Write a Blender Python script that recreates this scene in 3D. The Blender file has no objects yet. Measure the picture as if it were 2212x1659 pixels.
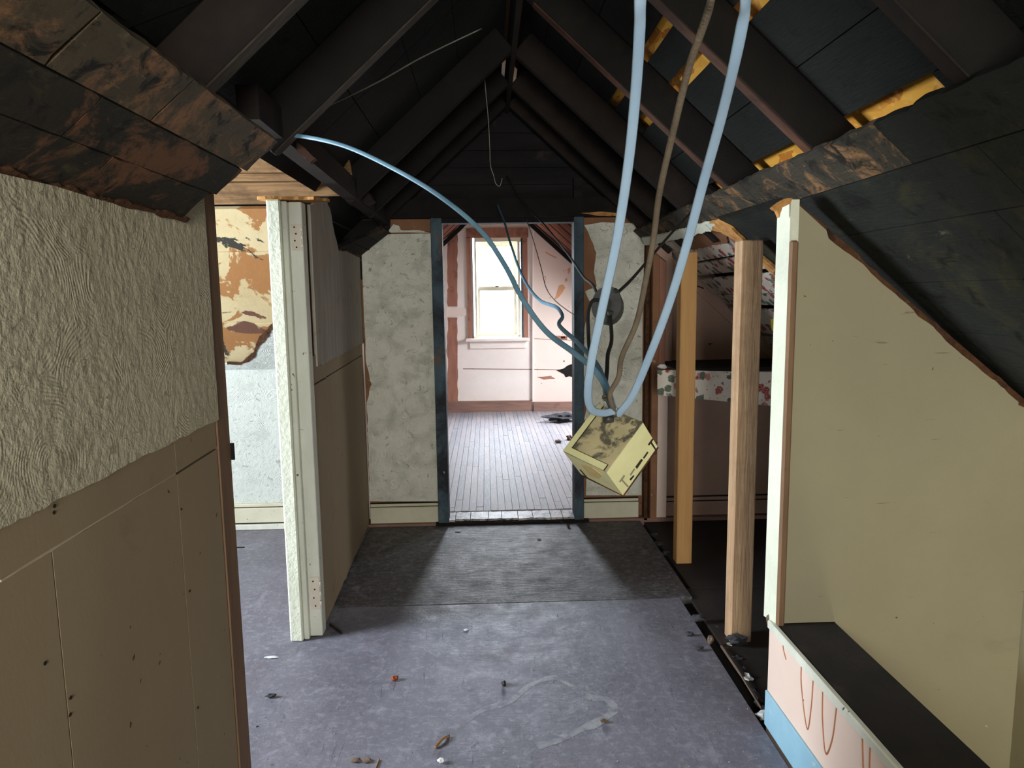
import bpy, bmesh, math, random
from mathutils import Vector, Matrix, noise
random.seed(7)
S = bpy.context.scene
COL = S.collection
V = Vector

# ------------------------------------------------------------------ camera
F, CX, CY, CAMZ = 1500.0, 1106.0, 829.5, 1.5
RIGHT = V((0.99923, -0.03681, -0.01339)); UP = V((0.01795, 0.12472, 0.99203)); FWD = V((0.03489, 0.99151, -0.12527))
RIGHT.normalize(); UP = (UP - RIGHT * UP.dot(RIGHT)).normalized(); FWD = UP.cross(RIGHT).normalized()
CAM = V((0, 0, CAMZ))
cd = bpy.data.cameras.new('camera'); cam = bpy.data.objects.new('camera', cd); COL.objects.link(cam)
cd.sensor_width = 36.0; cd.lens = F / 2212 * 36.0; cd.clip_start = 0.02
mw = Matrix.Identity(4)
for i in range(3):
    mw[i][0] = RIGHT[i]; mw[i][1] = UP[i]; mw[i][2] = -FWD[i]; mw[i][3] = CAM[i]
cam.matrix_world = mw
S.camera = cam

# ------------------------------------------------------------------ light
w = bpy.data.worlds.new('sky'); S.world = w; w.use_nodes = True
w.node_tree.nodes['Background'].inputs[0].default_value = (0.93, 0.97, 1.0, 1)
w.node_tree.nodes['Background'].inputs[1].default_value = 6.0

def area(name, loc, direction, sx, sy, power, col=(1, 1, 1)):
    l = bpy.data.lights.new(name, 'AREA'); l.shape = 'RECTANGLE'; l.size = sx; l.size_y = sy
    l.energy = power; l.color = col
    o = bpy.data.objects.new(name, l); COL.objects.link(o)
    o.location = loc; o.rotation_euler = V(direction).to_track_quat('-Z', 'Y').to_euler()
    return o
area('daylight_side_room_window', (-3.25, 2.28, 1.45), (1, 0.02, -0.1), 0.7, 1.1, 175, (0.88, 0.95, 1.0))
area('daylight_far_window', (0.14, 9.05, 1.6), (0, -1, -0.12), 0.52, 1.2, 130, (0.82, 0.91, 1.0))
area('daylight_far_room_roof_window', (1.78, 7.35, 1.78), (-.64, 0.15, -.74), 1.0, 0.85, 85, (0.92, 0.96, 1.0))
area('daylight_hall_end_window', (0.1, -2.4, 1.55), (0, 1, 0), 0.8, 1.1, 98, (1.0, 0.97, 0.84))
area('stairwell_lamp', (1.5, 0.3, -0.9), (0, 0.8, 0.25), 0.3, 0.3, 7, (1.0, 0.95, 0.68))
S.view_settings.view_transform = 'Standard'; S.view_settings.look = 'None'
S.view_settings.exposure = 0.15; S.view_settings.gamma = 1.0; S.view_settings.use_curve_mapping = False
S.cycles.max_bounces = 6; S.cycles.diffuse_bounces = 4; S.cycles.glossy_bounces = 2; S.cycles.transparent_max_bounces = 6

# ------------------------------------------------------------------ helpers
def ray(px, py): return RIGHT * ((px - CX) / F) + UP * (-(py - CY) / F) + FWD
def hit(px, py, n, d):
    r = ray(px, py); n = V(n); return CAM + r * ((d - n.dot(CAM)) / n.dot(r))
def aY(px, py, y): return hit(px, py, (0, 1, 0), y)
def aX(px, py, x): return hit(px, py, (1, 0, 0), x)
def aZ(px, py, z): return hit(px, py, (0, 0, 1), z)
SL = 0.9; KN = math.sqrt(1 + SL * SL); RX = 0.15; RZ = 2.65
def aR(px, py, off=0.0): return hit(px, py, (SL, 0, 1), RZ + SL * RX + off * KN)     # right roof slope
def aL(px, py, off=0.0): return hit(px, py, (-SL, 0, 1), RZ - SL * RX + off * KN)
NR = V((SL, 0, 1)).normalized(); NL = V((-SL, 0, 1)).normalized()
def pR(x, y, off=0.0): return V((x, y, RZ - SL * (x - RX))) + NR * off
def pL(x, y, off=0.0): return V((x, y, RZ - SL * (RX - x))) + NL * off
LWN = V((1, 0.028, 0)); LWD = -0.6736
def aLW(px, py, off=0.0): return hit(px, py, LWN, LWD + off)
def pLW(y, z, off=0.0): return V((LWD - 0.028 * y + off, y, z))

def finish(o, parent, label=None, cat=None, group=None, kind=None):
    COL.objects.link(o)
    if parent is not None:
        o.parent = parent; o.matrix_parent_inverse = Matrix.Translation(-parent.location)
    if label: o['label'] = label
    if cat: o['category'] = cat
    if group: o['group'] = group
    if kind: o['kind'] = kind
    return o

def mesh(name, verts, faces, mat, parent=None, smooth=False, label=None, cat=None, group=None, kind=None, tri=False):
    me = bpy.data.meshes.new(name)
    verts = [V(v) for v in verts]
    loc = V((0, 0, 0))
    if parent is None and kind is None and verts:
        n = len(verts)
        loc = V((sum(v.x for v in verts) / n, sum(v.y for v in verts) / n, min(v.z for v in verts)))
        verts = [v - loc for v in verts]
    me.from_pydata([tuple(v) for v in verts], [], faces)
    bm = bmesh.new(); bm.from_mesh(me)
    bmesh.ops.recalc_face_normals(bm, faces=bm.faces)
    if tri: bmesh.ops.triangulate(bm, faces=[f for f in bm.faces if len(f.verts) > 4], ngon_method='EAR_CLIP')
    bm.to_mesh(me); bm.free()
    if smooth:
        for p in me.polygons: p.use_smooth = True
    me.materials.append(mat)
    o = bpy.data.objects.new(name, me); o.location = loc
    return finish(o, parent, label, cat, group, kind)

def empty(name, loc, label=None, cat=None, group=None, kind=None):
    o = bpy.data.objects.new(name, None); o.location = loc; o.empty_display_size = 0.05
    return finish(o, None, label, cat, group, kind)

BF = [(0, 1, 3, 2), (4, 6, 7, 5), (0, 4, 5, 1), (2, 3, 7, 6), (0, 2, 6, 4), (1, 5, 7, 3)]
def box(name, x0, x1, y0, y1, z0, z1, mat, parent=None, bev=0.0, **k):
    vs = [V((x, y, z)) for x in (x0, x1) for y in (y0, y1) for z in (z0, z1)]
    o = mesh(name, vs, BF, mat, parent, **k)
    if bev: bevel(o, bev)
    return o
def bevel(o, r):
    bm = bmesh.new(); bm.from_mesh(o.data)
    bmesh.ops.bevel(bm, geom=list(bm.edges), offset=r, segments=1, affect='EDGES', clamp_overlap=True)
    bm.to_mesh(o.data); bm.free()
def obox(name, c, ax, ay, az, mat, parent=None, **k):
    c, ax, ay, az = V(c), V(ax), V(ay), V(az)
    vs = [c + ax * i + ay * j + az * l for i in (-1, 1) for j in (-1, 1) for l in (-1, 1)]
    return mesh(name, vs, BF, mat, parent, **k)

def jagged(pts, jag, step=0.02):
    """pts: planar loop; jag: {edge index: amplitude} -> loop with torn edges"""
    n = len(pts); out = []
    c = sum(pts, V((0, 0, 0))) / n
    nrm = V((0, 0, 0))
    for i in range(n): nrm += (pts[i] - c).cross(pts[(i + 1) % n] - c)
    nrm.normalize()
    for i in range(n):
        a, b = pts[i], pts[(i + 1) % n]; out.append(a)
        amp = jag.get(i, 0) if isinstance(jag, dict) else jag
        if amp:
            d = b - a; m = max(2, int(d.length / step)); p = nrm.cross(d).normalized()
            for k in range(1, m):
                t = (k + random.uniform(-.3, .3)) / m
                q = a + d * t
                amt = (noise.noise(q * 14) * 1.4 + noise.noise(q * 55) * .8) * amp
                out.append(q + p * amt)
    return out
def prism(name, pts, vec, mat, parent=None, jag=None, step=0.02, **k):
    pts = [V(p) for p in pts]; vec = V(vec)
    if jag: pts = jagged(pts, jag, step)
    n = len(pts)
    vs = pts + [p + vec for p in pts]
    fs = [tuple(range(n)), tuple(range(2 * n - 1, n - 1, -1))] + [(i, (i + 1) % n, n + (i + 1) % n, n + i) for i in range(n)]
    return mesh(name, vs, fs, mat, parent, tri=True, **k)

def smoothpath(pts, sub=8):
    pts = [V(p) for p in pts]
    if len(pts) < 3: return [pts[0].lerp(pts[-1], i / sub) for i in range(sub + 1)]
    P = [pts[0] * 2 - pts[1]] + pts + [pts[-1] * 2 - pts[-2]]; out = []
    for i in range(1, len(P) - 2):
        p0, p1, p2, p3 = P[i - 1:i + 3]
        t1 = max((p1 - p0).length, 1e-6) ** .5; t2 = t1 + max((p2 - p1).length, 1e-6) ** .5; t3 = t2 + max((p3 - p2).length, 1e-6) ** .5
        for s in range(sub):
            t = t1 + (t2 - t1) * s / sub
            a1 = p0 * ((t1 - t) / t1) + p1 * (t / t1); a2 = p1 * ((t2 - t) / (t2 - t1)) + p2 * ((t - t1) / (t2 - t1)); a3 = p2 * ((t3 - t) / (t3 - t2)) + p3 * ((t - t2) / (t3 - t2))
            b1 = a1 * ((t2 - t) / t2) + a2 * (t / t2); b2 = a2 * ((t3 - t) / (t3 - t1)) + a3 * ((t - t1) / (t3 - t1))
            out.append(b1 * ((t2 - t) / (t2 - t1)) + b2 * ((t - t1) / (t2 - t1)))
    out.append(pts[-1]); return out
def sweep(name, pts, rw, rt, mat, parent=None, sub=8, face=V((0, -1, 0)), sides=10, twin=False, **k):
    path = smoothpath(pts, sub); vs = []; fs = []
    for i, p in enumerate(path):
        t = (path[min(i + 1, len(path) - 1)] - path[max(i - 1, 0)]).normalized()
        a = t.cross(face)
        if a.length < 1e-4: a = t.cross(V((1, 0, 0)))
        a.normalize(); b = a.cross(t).normalized()
        for s in range(sides):
            th = 2 * math.pi * s / sides
            x, y = math.cos(th), math.sin(th)
            yy = y * (1 - .35 * (1 - abs(x)) ** 2) if twin else y
            vs.append(p + a * (x * rw) + b * (yy * rt))
    n = len(path)
    for i in range(n - 1):
        for s in range(sides):
            s2 = (s + 1) % sides
            fs.append((i * sides + s, i * sides + s2, (i + 1) * sides + s2, (i + 1) * sides + s))
    fs.append(tuple(range(sides))); fs.append(tuple((n - 1) * sides + s for s in range(sides)))
    return mesh(name, vs, fs, mat, parent, smooth=True, **k)

def lumpdata(r, sq, seed, rough=.35, sub=2):
    bm = bmesh.new(); bmesh.ops.create_icosphere(bm, subdivisions=sub, radius=1)
    o = V((seed * 3.7, seed * 1.3, seed * .7))
    for v in bm.verts:
        v.co *= 1 + rough * noise.noise(v.co * 1.6 + o) + rough * .5 * noise.noise(v.co * 4 + o)
        v.co = V((v.co.x * r * sq[0], v.co.y * r * sq[1], v.co.z * r * sq[2]))
    vs = [v.co.copy() for v in bm.verts]; fs = [tuple(v.index for v in f.verts) for f in bm.faces]; bm.free()
    zm = min(v.z for v in vs)
    return [v - V((0, 0, zm)) for v in vs], fs
def lump(name, loc, r, sq, seed, mat, parent=None, rough=.35, sub=2, **k):
    vs, fs = lumpdata(r, sq, seed, rough, sub)
    return mesh(name, [v + V(loc) for v in vs], fs, mat, parent, **k)

# ------------------------------------------------------------------ materials
def srgb(r, g, b):
    def f(c):
        c /= 255.0
        return c / 12.92 if c <= .04045 else ((c + .055) / 1.055) ** 2.4
    return (f(r), f(g), f(b), 1)
class NT:
    def __init__(s, name, rough=.8, spec=.3):
        s.m = bpy.data.materials.new(name); s.m.use_nodes = True; s.t = s.m.node_tree; s.n = s.t.nodes
        s.b = s.n['Principled BSDF']; s.b.inputs['Roughness'].default_value = rough
        s.b.inputs['Specular IOR Level'].default_value = spec
        s.tc = s.n.new('ShaderNodeTexCoord')
    def l(s, a, b): s.t.links.new(a, b)
    def map(s, scale=(1, 1, 1), rot=(0, 0, 0)):
        n = s.n.new('ShaderNodeMapping'); n.inputs['Scale'].default_value = scale; n.inputs['Rotation'].default_value = rot
        s.l(s.tc.outputs['Object'], n.inputs[0]); return n.outputs[0]
    def noise(s, vec, scale, detail=5, rough=.6, dist=0):
        n = s.n.new('ShaderNodeTexNoise'); n.inputs['Scale'].default_value = scale; n.inputs['Detail'].default_value = detail
        n.inputs['Roughness'].default_value = rough; n.inputs['Distortion'].default_value = dist
        s.l(vec, n.inputs['Vector']); return n.outputs['Fac']
    def vor(s, vec, scale, out='Distance', rnd=1, feature='F1'):
        n = s.n.new('ShaderNodeTexVoronoi'); n.inputs['Scale'].default_value = scale; n.inputs['Randomness'].default_value = rnd
        n.feature = feature
        s.l(vec, n.inputs['Vector']); return n.outputs[out]
    def ramp(s, fac, a, b, c0=(0, 0, 0, 1), c1=(1, 1, 1, 1)):
        n = s.n.new('ShaderNodeValToRGB'); e = n.color_ramp.elements
        e[0].position = a; e[0].color = c0; e[1].position = b; e[1].color = c1
        s.l(fac, n.inputs[0]); return n.outputs[0]
    def mix(s, fac, a, b, mode='MIX'):
        n = s.n.new('ShaderNodeMix'); n.data_type = 'RGBA'; n.blend_type = mode
        for sock, v in ((n.inputs[0], fac), (n.inputs[6], a), (n.inputs[7], b)):
            if hasattr(v, 'is_linked'): s.l(v, sock)
            else: sock.default_value = v
        return n.outputs[2]
    def math(s, op, a, b=0):
        n = s.n.new('ShaderNodeMath'); n.operation = op
        for sock, v in ((n.inputs[0], a), (n.inputs[1], b)):
            if hasattr(v, 'is_linked'): s.l(v, sock)
            else: sock.default_value = v
        return n.outputs[0]
    def col(s, c): s.l(c, s.b.inputs['Base Color'])
    def rgh(s, c): s.l(c, s.b.inputs['Roughness'])
    def bump(s, h, strength=.3, dist=.01):
        n = s.n.new('ShaderNodeBump'); n.inputs['Strength'].default_value = strength; n.inputs['Distance'].default_value = dist
        s.l(h, n.inputs['Height']); s.l(n.outputs[0], s.b.inputs['Normal'])

def mplain(name, c1, c2, scale=6, rough=.8, bump=.2, stretch=(1, 1, 1), patches=(), fine=60, spec=.3, spots=None):
    t = NT(name, rough, spec); v = t.map(stretch)
    c = t.mix(t.ramp(t.noise(v, scale), .3, .7), srgb(*c1), srgb(*c2))
    for pc, ps, lo, hi in patches:
        c = t.mix(t.ramp(t.noise(t.map(), ps, 6, .65, .4), lo, hi), c, srgb(*pc))
    if spots:
        sc, ss, lo, hi = spots
        c = t.mix(t.ramp(t.noise(t.map(), ss, 2, .5), lo, hi), c, srgb(*sc))
    t.col(c)
    if bump: t.bump(t.noise(v, fine, 4), bump, .004)
    return t.m
def mplaster(name, c1, c2, cell=7, freq=75, strength=.35, dirt=(120, 112, 100), rough=.75, amp=.3, crack_dark=.45):
    t = NT(name, rough, .3); v = t.map()
    wob = t.n.new('ShaderNodeTexNoise'); wob.inputs['Scale'].default_value = 6; t.l(v, wob.inputs['Vector'])
    vv = t.mix(.06, v, wob.outputs['Color'])
    d = t.vor(vv, cell)
    ring = t.math('SINE', t.math('MULTIPLY', d, freq))
    crack = t.noise(v, 26, 6, .7, 1.5)
    cc = t.ramp(crack, .60, .68)
    mask = t.ramp(t.noise(v, 9, 3), .45, .66)
    h = t.math('ADD', t.math('MULTIPLY', t.math('MULTIPLY', ring, mask), amp), t.math('ADD', t.math('MULTIPLY', t.noise(v, 40, 5), 1.2), t.math('MULTIPLY', cc, -.7)))
    c = t.mix(t.ramp(t.noise(v, 2.2, 6), .35, .75), srgb(*c1), srgb(*c2))
    c = t.mix(t.ramp(t.noise(v, 5, 6, .7), .6, .85), c, srgb(*dirt))
    c = t.mix(t.math('MULTIPLY', cc, crack_dark), c, srgb(88, 82, 72))  # darker colour along the cracks
    t.col(c); t.bump(h, strength, .012); return t.m
def mwood(name, c1, c2, grain=(4, 4, 40), axis='Z', rough=.75, dark=None, scale=2.2, bump=.25):
    t = NT(name, rough, .25); st = {'Z': (18, 18, 1.2), 'Y': (18, 1.2, 18), 'X': (1.2, 18, 18)}[axis]
    v = t.map(st); g = t.noise(v, scale, 8, .65, .6)
    c = t.mix(t.ramp(g, .3, .7), srgb(*c1), srgb(*c2))
    if dark: c = t.mix(t.ramp(t.noise(t.map(), 3, 6, .7), .48, .72), c, srgb(*dark))
    t.col(c); t.bump(t.noise(v, scale * 3, 5), bump, .004); return t.m
def mchar(name, base, brown, mold, lo=.52, hi=.62, mlo=.6, mhi=.75, scale=7, rough=.85):
    t = NT(name, rough, .25); v = t.map()
    c = t.mix(t.ramp(t.noise(v, 3, 6), .3, .75), srgb(*base), srgb(*[min(255, int(b * 1.5)) for b in base]))
    c = t.mix(t.ramp(t.noise(v, scale, 8, .76, .9), lo, hi), c, srgb(*brown))
    c = t.mix(t.ramp(t.noise(v, scale * 3.1, 8, .75, .4), .56, .68), c, srgb(*[int(b * .8) for b in base]))
    c = t.mix(t.ramp(t.noise(v, 11, 7, .7, .8), mlo, mhi), c, srgb(*mold))
    c = t.mix(t.ramp(t.noise(t.map((30, 4, 30)), 5, 5, .7), .62, .75), c, srgb(*[min(255, int(b * 2.2)) for b in base]))
    t.col(c); t.bump(t.math('ADD', t.noise(v, 30, 6, .7), t.noise(t.map((22, 3, 22)), 5, 5)), .5, .008); return t.m

M = {}
M['plaster_near'] = mplaster('swirled_plaster_grey', (204, 196, 172), (188, 180, 156), 5.5, 170, .6, (120, 110, 96), amp=.075, crack_dark=.4)
M['plaster_back'] = mplaster('swirled_plaster_white', (226, 225, 214), (212, 211, 200), 8.5, 110, .7, (160, 155, 142), amp=.3)
M['plaster_white'] = mplaster('swirled_plaster_bright', (206, 212, 207), (197, 203, 196), 8.5, 110, .5, (205, 210, 200), amp=.3)
M['plaster_smear'] = mplain('smeared_plaster', (172, 166, 156), (148, 142, 132), 3, .8, .5, (8, 8, 1), (((120, 112, 102), 5, .6, .8),), 12)
M['wainscot'] = mplain('brown_wallboard', (160, 143, 116), (148, 131, 107), 2, .8, .1, (1, 1, .5), (((128, 110, 94), 4, .62, .85),), 90, spots=((74, 58, 48), 34, .735, .76))
M['joint'] = mplain('pale_joint_filler', (206, 190, 168), (184, 166, 144), 20, .85, .3)
M['brown_trim'] = mplain('brown_bare_trim', (136, 106, 82), (112, 88, 68), 3, .7, .2, (6, 6, 1), (((90, 62, 46), 4, .6, .8),))
M['white_paint'] = mplain('white_gloss_paint', (222, 224, 212), (204, 206, 194), 4, .55, .25, (3, 3, 1), (), 60, .4, spots=((96, 84, 66), 46, .71, .745))
M['white_tex'] = mplain('white_textured_paint', (226, 230, 214), (212, 216, 198), 5, .6, .9, (1, 1, 1), (), 45)
M['base_white'] = mplain('baseboard_paint', (214, 212, 190), (198, 194, 170), 5, .6, .2, (1, 1, 1), (((170, 160, 128), 9, .68, .8),), 60, .4, spots=((60, 50, 40), 50, .74, .77))
M['groove'] = mplain('dark_groove', (44, 38, 32), (30, 26, 22), 9, .9, .2)  # dark strips set between the baseboard mouldings
M['stairwall'] = mplain('cream_wallboard', (158, 151, 126), (146, 139, 118), 1.3, .85, .15, (1, 1, 1), (((128, 121, 104), 2.2, .62, .85),), 120, .3, spots=((90, 80, 64), 30, .755, .78))
def addscratch(m, colr, rots=(.4, -.5, 1.2), lo=.70):
    t = NT.__new__(NT); t.m = m; t.t = m.node_tree; t.n = t.t.nodes; t.b = t.n['Principled BSDF']; t.tc = [n for n in t.n if n.type == 'TEX_COORD'][0]
    lk = t.b.inputs['Base Color'].links[0]; c = lk.from_socket
    for i, r in enumerate(rots):
        c = t.mix(t.math('MULTIPLY', t.ramp(t.noise(t.map((2 + i, 30, 26), (.3 * i, r, 0)), 3.0, 3, .5), lo, lo + .02), .6), c, srgb(*colr))
    t.col(c)
addscratch(M['stairwall'], (100, 92, 76), (.4, 1.25), .735)
M['fibre'] = mplain('torn_fibreboard', (98, 64, 40), (56, 37, 26), 30, .95, 1.0, (1, 1, 1), (((40, 28, 20), 16, .55, .7),), 60)
M['fibre_light'] = mplain('torn_fibreboard_light', (206, 156, 96), (160, 108, 58), 26, .95, .9, (1, 1, 1), (((90, 60, 36), 14, .58, .7),), 60)
M['paper_brown'] = mplain('torn_brown_paper', (146, 104, 78), (124, 88, 66), 6, .85, .4, (1, 1, 1), (((196, 182, 160), 9, .66, .7), ((80, 56, 42), 7, .62, .72)))
M['blue_wood'] = mplain('blue_grey_painted_wood', (84, 106, 118), (58, 74, 86), 2, .7, .3, (5, 5, 1), (((34, 36, 44), 2.2, .44, .6), ((104, 80, 64), 3.1, .60, .64), ((160, 158, 146), 22, .68, .73)))
M['soot_wood'] = mplain('sooty_wood', (30, 27, 27), (18, 16, 17), 4, .9, .4, (3, 3, 3))
M['gable'] = mplain('sooty_gable_boards', (36, 33, 35), (20, 19, 21), 2, .9, .4, (1, 8, 8), (((66, 56, 52), 4, .6, .8),))
M['rafter'] = mplain('dark_rafter_wood', (44, 34, 30), (26, 21, 20), 2.5, .85, .4, (3, 10, 3), (((24, 21, 20), 3, .5, .7),))
M['rafter_red'] = mplain('reddish_rafter_wood', (92, 62, 48), (62, 42, 34), 3, .85, .4, (3, 10, 3), (((36, 28, 25), 4, .52, .72),))
M['deck'] = mchar('black_roof_boards', (25, 26, 25), (40, 38, 34), (48, 48, 40), .66, .78, .68, .8, 3)
M['osb'] = None
M['rafter_dark'] = mplain('sooty_rafter_wood', (27, 23, 21), (16, 14, 13), 2.5, .9, .4, (3, 10, 3), (((42, 35, 30), 3, .6, .8),))
M['edge_grey'] = mplain('lit_grey_edge', (72, 64, 56), (48, 42, 38), 6, .9, .5, (3, 10, 3))
M['char_left'] = mchar('charred_boards_brown', (36, 33, 27), (112, 78, 56), (82, 76, 44), .535, .62, .58, .74, 4.2)
M['char_edge'] = mchar('charred_boards_edge', (66, 58, 46), (136, 100, 72), (104, 94, 70), .5, .6, .58, .74, 6)
M['char_right'] = mchar('charred_boards_green', (26, 28, 26), (48, 42, 34), (62, 61, 44), .6, .78, .64, .8, 4)
def addpatch(m, colr, sc, lo, hi):
    t = NT.__new__(NT); t.m = m; t.t = m.node_tree; t.n = t.t.nodes; t.b = t.n['Principled BSDF']; t.tc = [n for n in t.n if n.type == 'TEX_COORD'][0]
    c = t.b.inputs['Base Color'].links[0].from_socket
    t.col(t.mix(t.ramp(t.noise(t.map(), sc, 6, .7, .7), lo, hi), c, srgb(*colr)))
addpatch(M['char_right'], (92, 86, 70), 6.5, .66, .72); addpatch(M['char_right'], (58, 56, 34), 2.6, .52, .7); addpatch(M['char_right'], (18, 19, 18), 9, .56, .64)
addpatch(M['char_left'], (70, 66, 36), 7, .58, .68); addpatch(M['char_left'], (24, 22, 19), 12, .56, .64); addpatch(M['char_left'], (132, 112, 88), 15, .67, .72)
addpatch(M['char_edge'], (30, 27, 23), 13, .54, .63); addpatch(M['char_edge'], (150, 118, 92), 11, .66, .72)
M['char_strip'] = mchar('charred_boards_strip', (46, 43, 37), (136, 102, 70), (84, 76, 60), .52, .62, .6, .72, 6)
addpatch(M['char_strip'], (28, 28, 25), 10, .53, .62); addpatch(M['char_strip'], (170, 132, 88), 8, .67, .71)
M['lathwood'] = mwood('weathered_roof_boards', (172, 136, 94), (98, 72, 50), axis='X', dark=(70, 52, 38))
M['stud1'] = mwood('weathered_stud', (206, 174, 138), (166, 132, 102), axis='Z', dark=(156, 126, 98), bump=.6)
M['stud2'] = mwood('fresh_stud', (196, 152, 100), (178, 134, 84), axis='Z', bump=.12)  # smoother, yellower wood of the farther stud
M['farwall'] = mplain('pink_plaster', (234, 218, 210), (228, 210, 202), 2, .8, .2, (1, 1, 1), (((196, 150, 128), 5, .68, .72), ((236, 220, 210), 3, .6, .8)), 80, spots=((110, 70, 54), 24, .74, .77))
M['farwhite'] = mplain('whitish_plaster', (238, 230, 226), (230, 220, 216), 3, .8, .2, (1, 1, 1), (((200, 176, 160), 7, .66, .74),), 80, spots=((96, 70, 60), 26, .74, .77))
M['farbrown'] = mplain('stripped_brown_wood', (172, 122, 104), (146, 102, 86), 3, .8, .3, (8, 8, 1), (((96, 58, 50), 4, .56, .72),))
M['farbase'] = mplain('brown_base_board', (150, 118, 106), (120, 92, 84), 3, .8, .3, (1, 8, 8), (((90, 64, 56), 4, .58, .74),))
M['fardeck'] = mplain('brown_ceiling_boards', (70, 40, 31), (50, 30, 24), 3, 1.0, .3, spec=0.0)
M['pale_gap'] = mplain('pale_gap_backing', (240, 226, 196), (226, 208, 176), 8, .8, .1)
M['win_paint'] = mplain('cream_window_paint', (232, 228, 206), (216, 212, 190), 8, .5, .1, spec=.4)
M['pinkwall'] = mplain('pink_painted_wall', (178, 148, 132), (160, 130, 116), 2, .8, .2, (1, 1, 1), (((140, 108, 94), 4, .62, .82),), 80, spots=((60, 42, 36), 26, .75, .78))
M['pinkpony'] = mplain('pink_painted_board', (230, 208, 196), (220, 196, 184), 2, .6, .15, (1, 1, 1), (((196, 150, 132), 5, .66, .8),), 80, spots=((104, 64, 46), 30, .75, .78))
M['bluepony'] = mplain('pale_blue_paint', (150, 190, 210), (128, 172, 196), 4, .55, .2, (1, 1, 1), (((196, 214, 214), 12, .64, .72), ((70, 80, 84), 18, .7, .75)))
M['cap'] = mplain('black_gritty_cap', (46, 42, 42), (30, 28, 29), 5, .75, .35, (1, 1, 1), (((66, 60, 58), 7, .62, .8),), 80)
M['rust'] = mplain('rusty_drip', (172, 112, 76), (146, 90, 60), 12, .7, .2)
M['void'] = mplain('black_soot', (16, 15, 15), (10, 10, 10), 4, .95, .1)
M['trench'] = mplain('dark_debris_bed', (30, 28, 27), (16, 15, 15), 20, .95, 1.0, fine=40)
M['cable_blue'] = mplain('blue_white_cable_sheath', (158, 182, 206), (138, 164, 192), 9, .4, .05, spec=.5)
M['cable_steel'] = mplain('dusty_blue_cable', (112, 150, 172), (88, 124, 148), 9, .5, .08, spec=.5)
M['cable_brown'] = mplain('old_cloth_cable', (112, 100, 86), (84, 74, 62), 14, .85, .4, fine=200)
M['cable_dark'] = mplain('black_cable', (46, 46, 44), (32, 32, 32), 12, .75, .3, fine=150)
M['string'] = mplain('dusty_string', (150, 146, 138), (120, 116, 110), 20, .9, .1)
M['metal_box'] = mplain('dark_grimy_steel', (66, 66, 66), (44, 44, 46), 10, .55, .3, (1, 1, 1), (((100, 96, 88), 14, .62, .75),), 60, .5)
M['ebox'] = mplain('yellowed_enamel', (226, 224, 174), (210, 206, 156), 12, .45, .1, (1, 1, 1), (((196, 176, 120), 24, .64, .75), ((150, 140, 100), 30, .68, .76)), 80, .5)
M['ebox_top'] = mplain('mouldy_enamel', (196, 184, 146), (168, 158, 124), 20, .6, .15, (1, 1, 1), (((92, 88, 76), 16, .49, .56), ((196, 160, 124), 26, .64, .7)), 80, .4)
M['ebox_stain'] = mplain('rust_tint', (214, 194, 136), (200, 174, 118), 40, .5, .1)
M['slot'] = mplain('dark_slot', (58, 44, 34), (40, 32, 26), 20, .8, .1)
M['slot_grey'] = mplain('grey_slot', (150, 144, 128), (128, 122, 108), 20, .6, .1)
M['hinge'] = mplain('painted_hinge', (222, 214, 200), (206, 196, 182), 14, .45, .15, (1, 1, 1), (((150, 110, 84), 24, .66, .74),), 60, .5)
M['hole'] = mplain('screw_hole', (34, 26, 22), (24, 20, 18), 8, .9, 0)
M['stone'] = mplain('grey_brown_rubble', (120, 102, 88), (84, 72, 64), 20, .9, .5)
M['rubble_dark'] = mplain('sooty_rubble', (70, 70, 76), (36, 36, 40), 26, .9, .6)
M['chip_white'] = mplain('white_paint_chip', (214, 218, 220), (196, 200, 204), 20, .8, .2)
M['chip_wood'] = mplain('wood_splinter', (170, 132, 92), (110, 80, 56), 20, .85, .3)
M['leaf'] = mplain('dry_red_leaf', (150, 74, 46), (104, 48, 32), 30, .8, .3)
M['grit'] = mplain('pale_grit', (176, 170, 168), (120, 116, 116), 30, .9, .1)
M['residue'] = mplain('glue_residue', (158, 160, 165), (142, 144, 152), 8, .6, .3, (1, 1, 1), (((116, 117, 130), 14, .42, .6),), 60)
M['stain'] = mplain('peach_stain', (216, 168, 130), (204, 150, 112), 8, .8, .1)
M['yellow'] = mplain('yellow_tag', (206, 196, 70), (190, 180, 60), 8, .7, .05)

t = NT('osb_sheathing', .75, .3)
vv = t.map((1, .35, 1), (0, 0, .6)); d = t.vor(vv, 26, 'Color')
sep = t.n.new('ShaderNodeSeparateColor'); t.l(d, sep.inputs[0])
c = t.mix(t.ramp(sep.outputs[0], .1, .9), srgb(244, 184, 78), srgb(190, 118, 42))
c = t.mix(t.ramp(t.noise(t.map(), 30, 4), .55, .75), c, srgb(240, 190, 110))
t.col(c); t.bump(sep.outputs[1], .4, .003); M['osb'] = t.m

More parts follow.
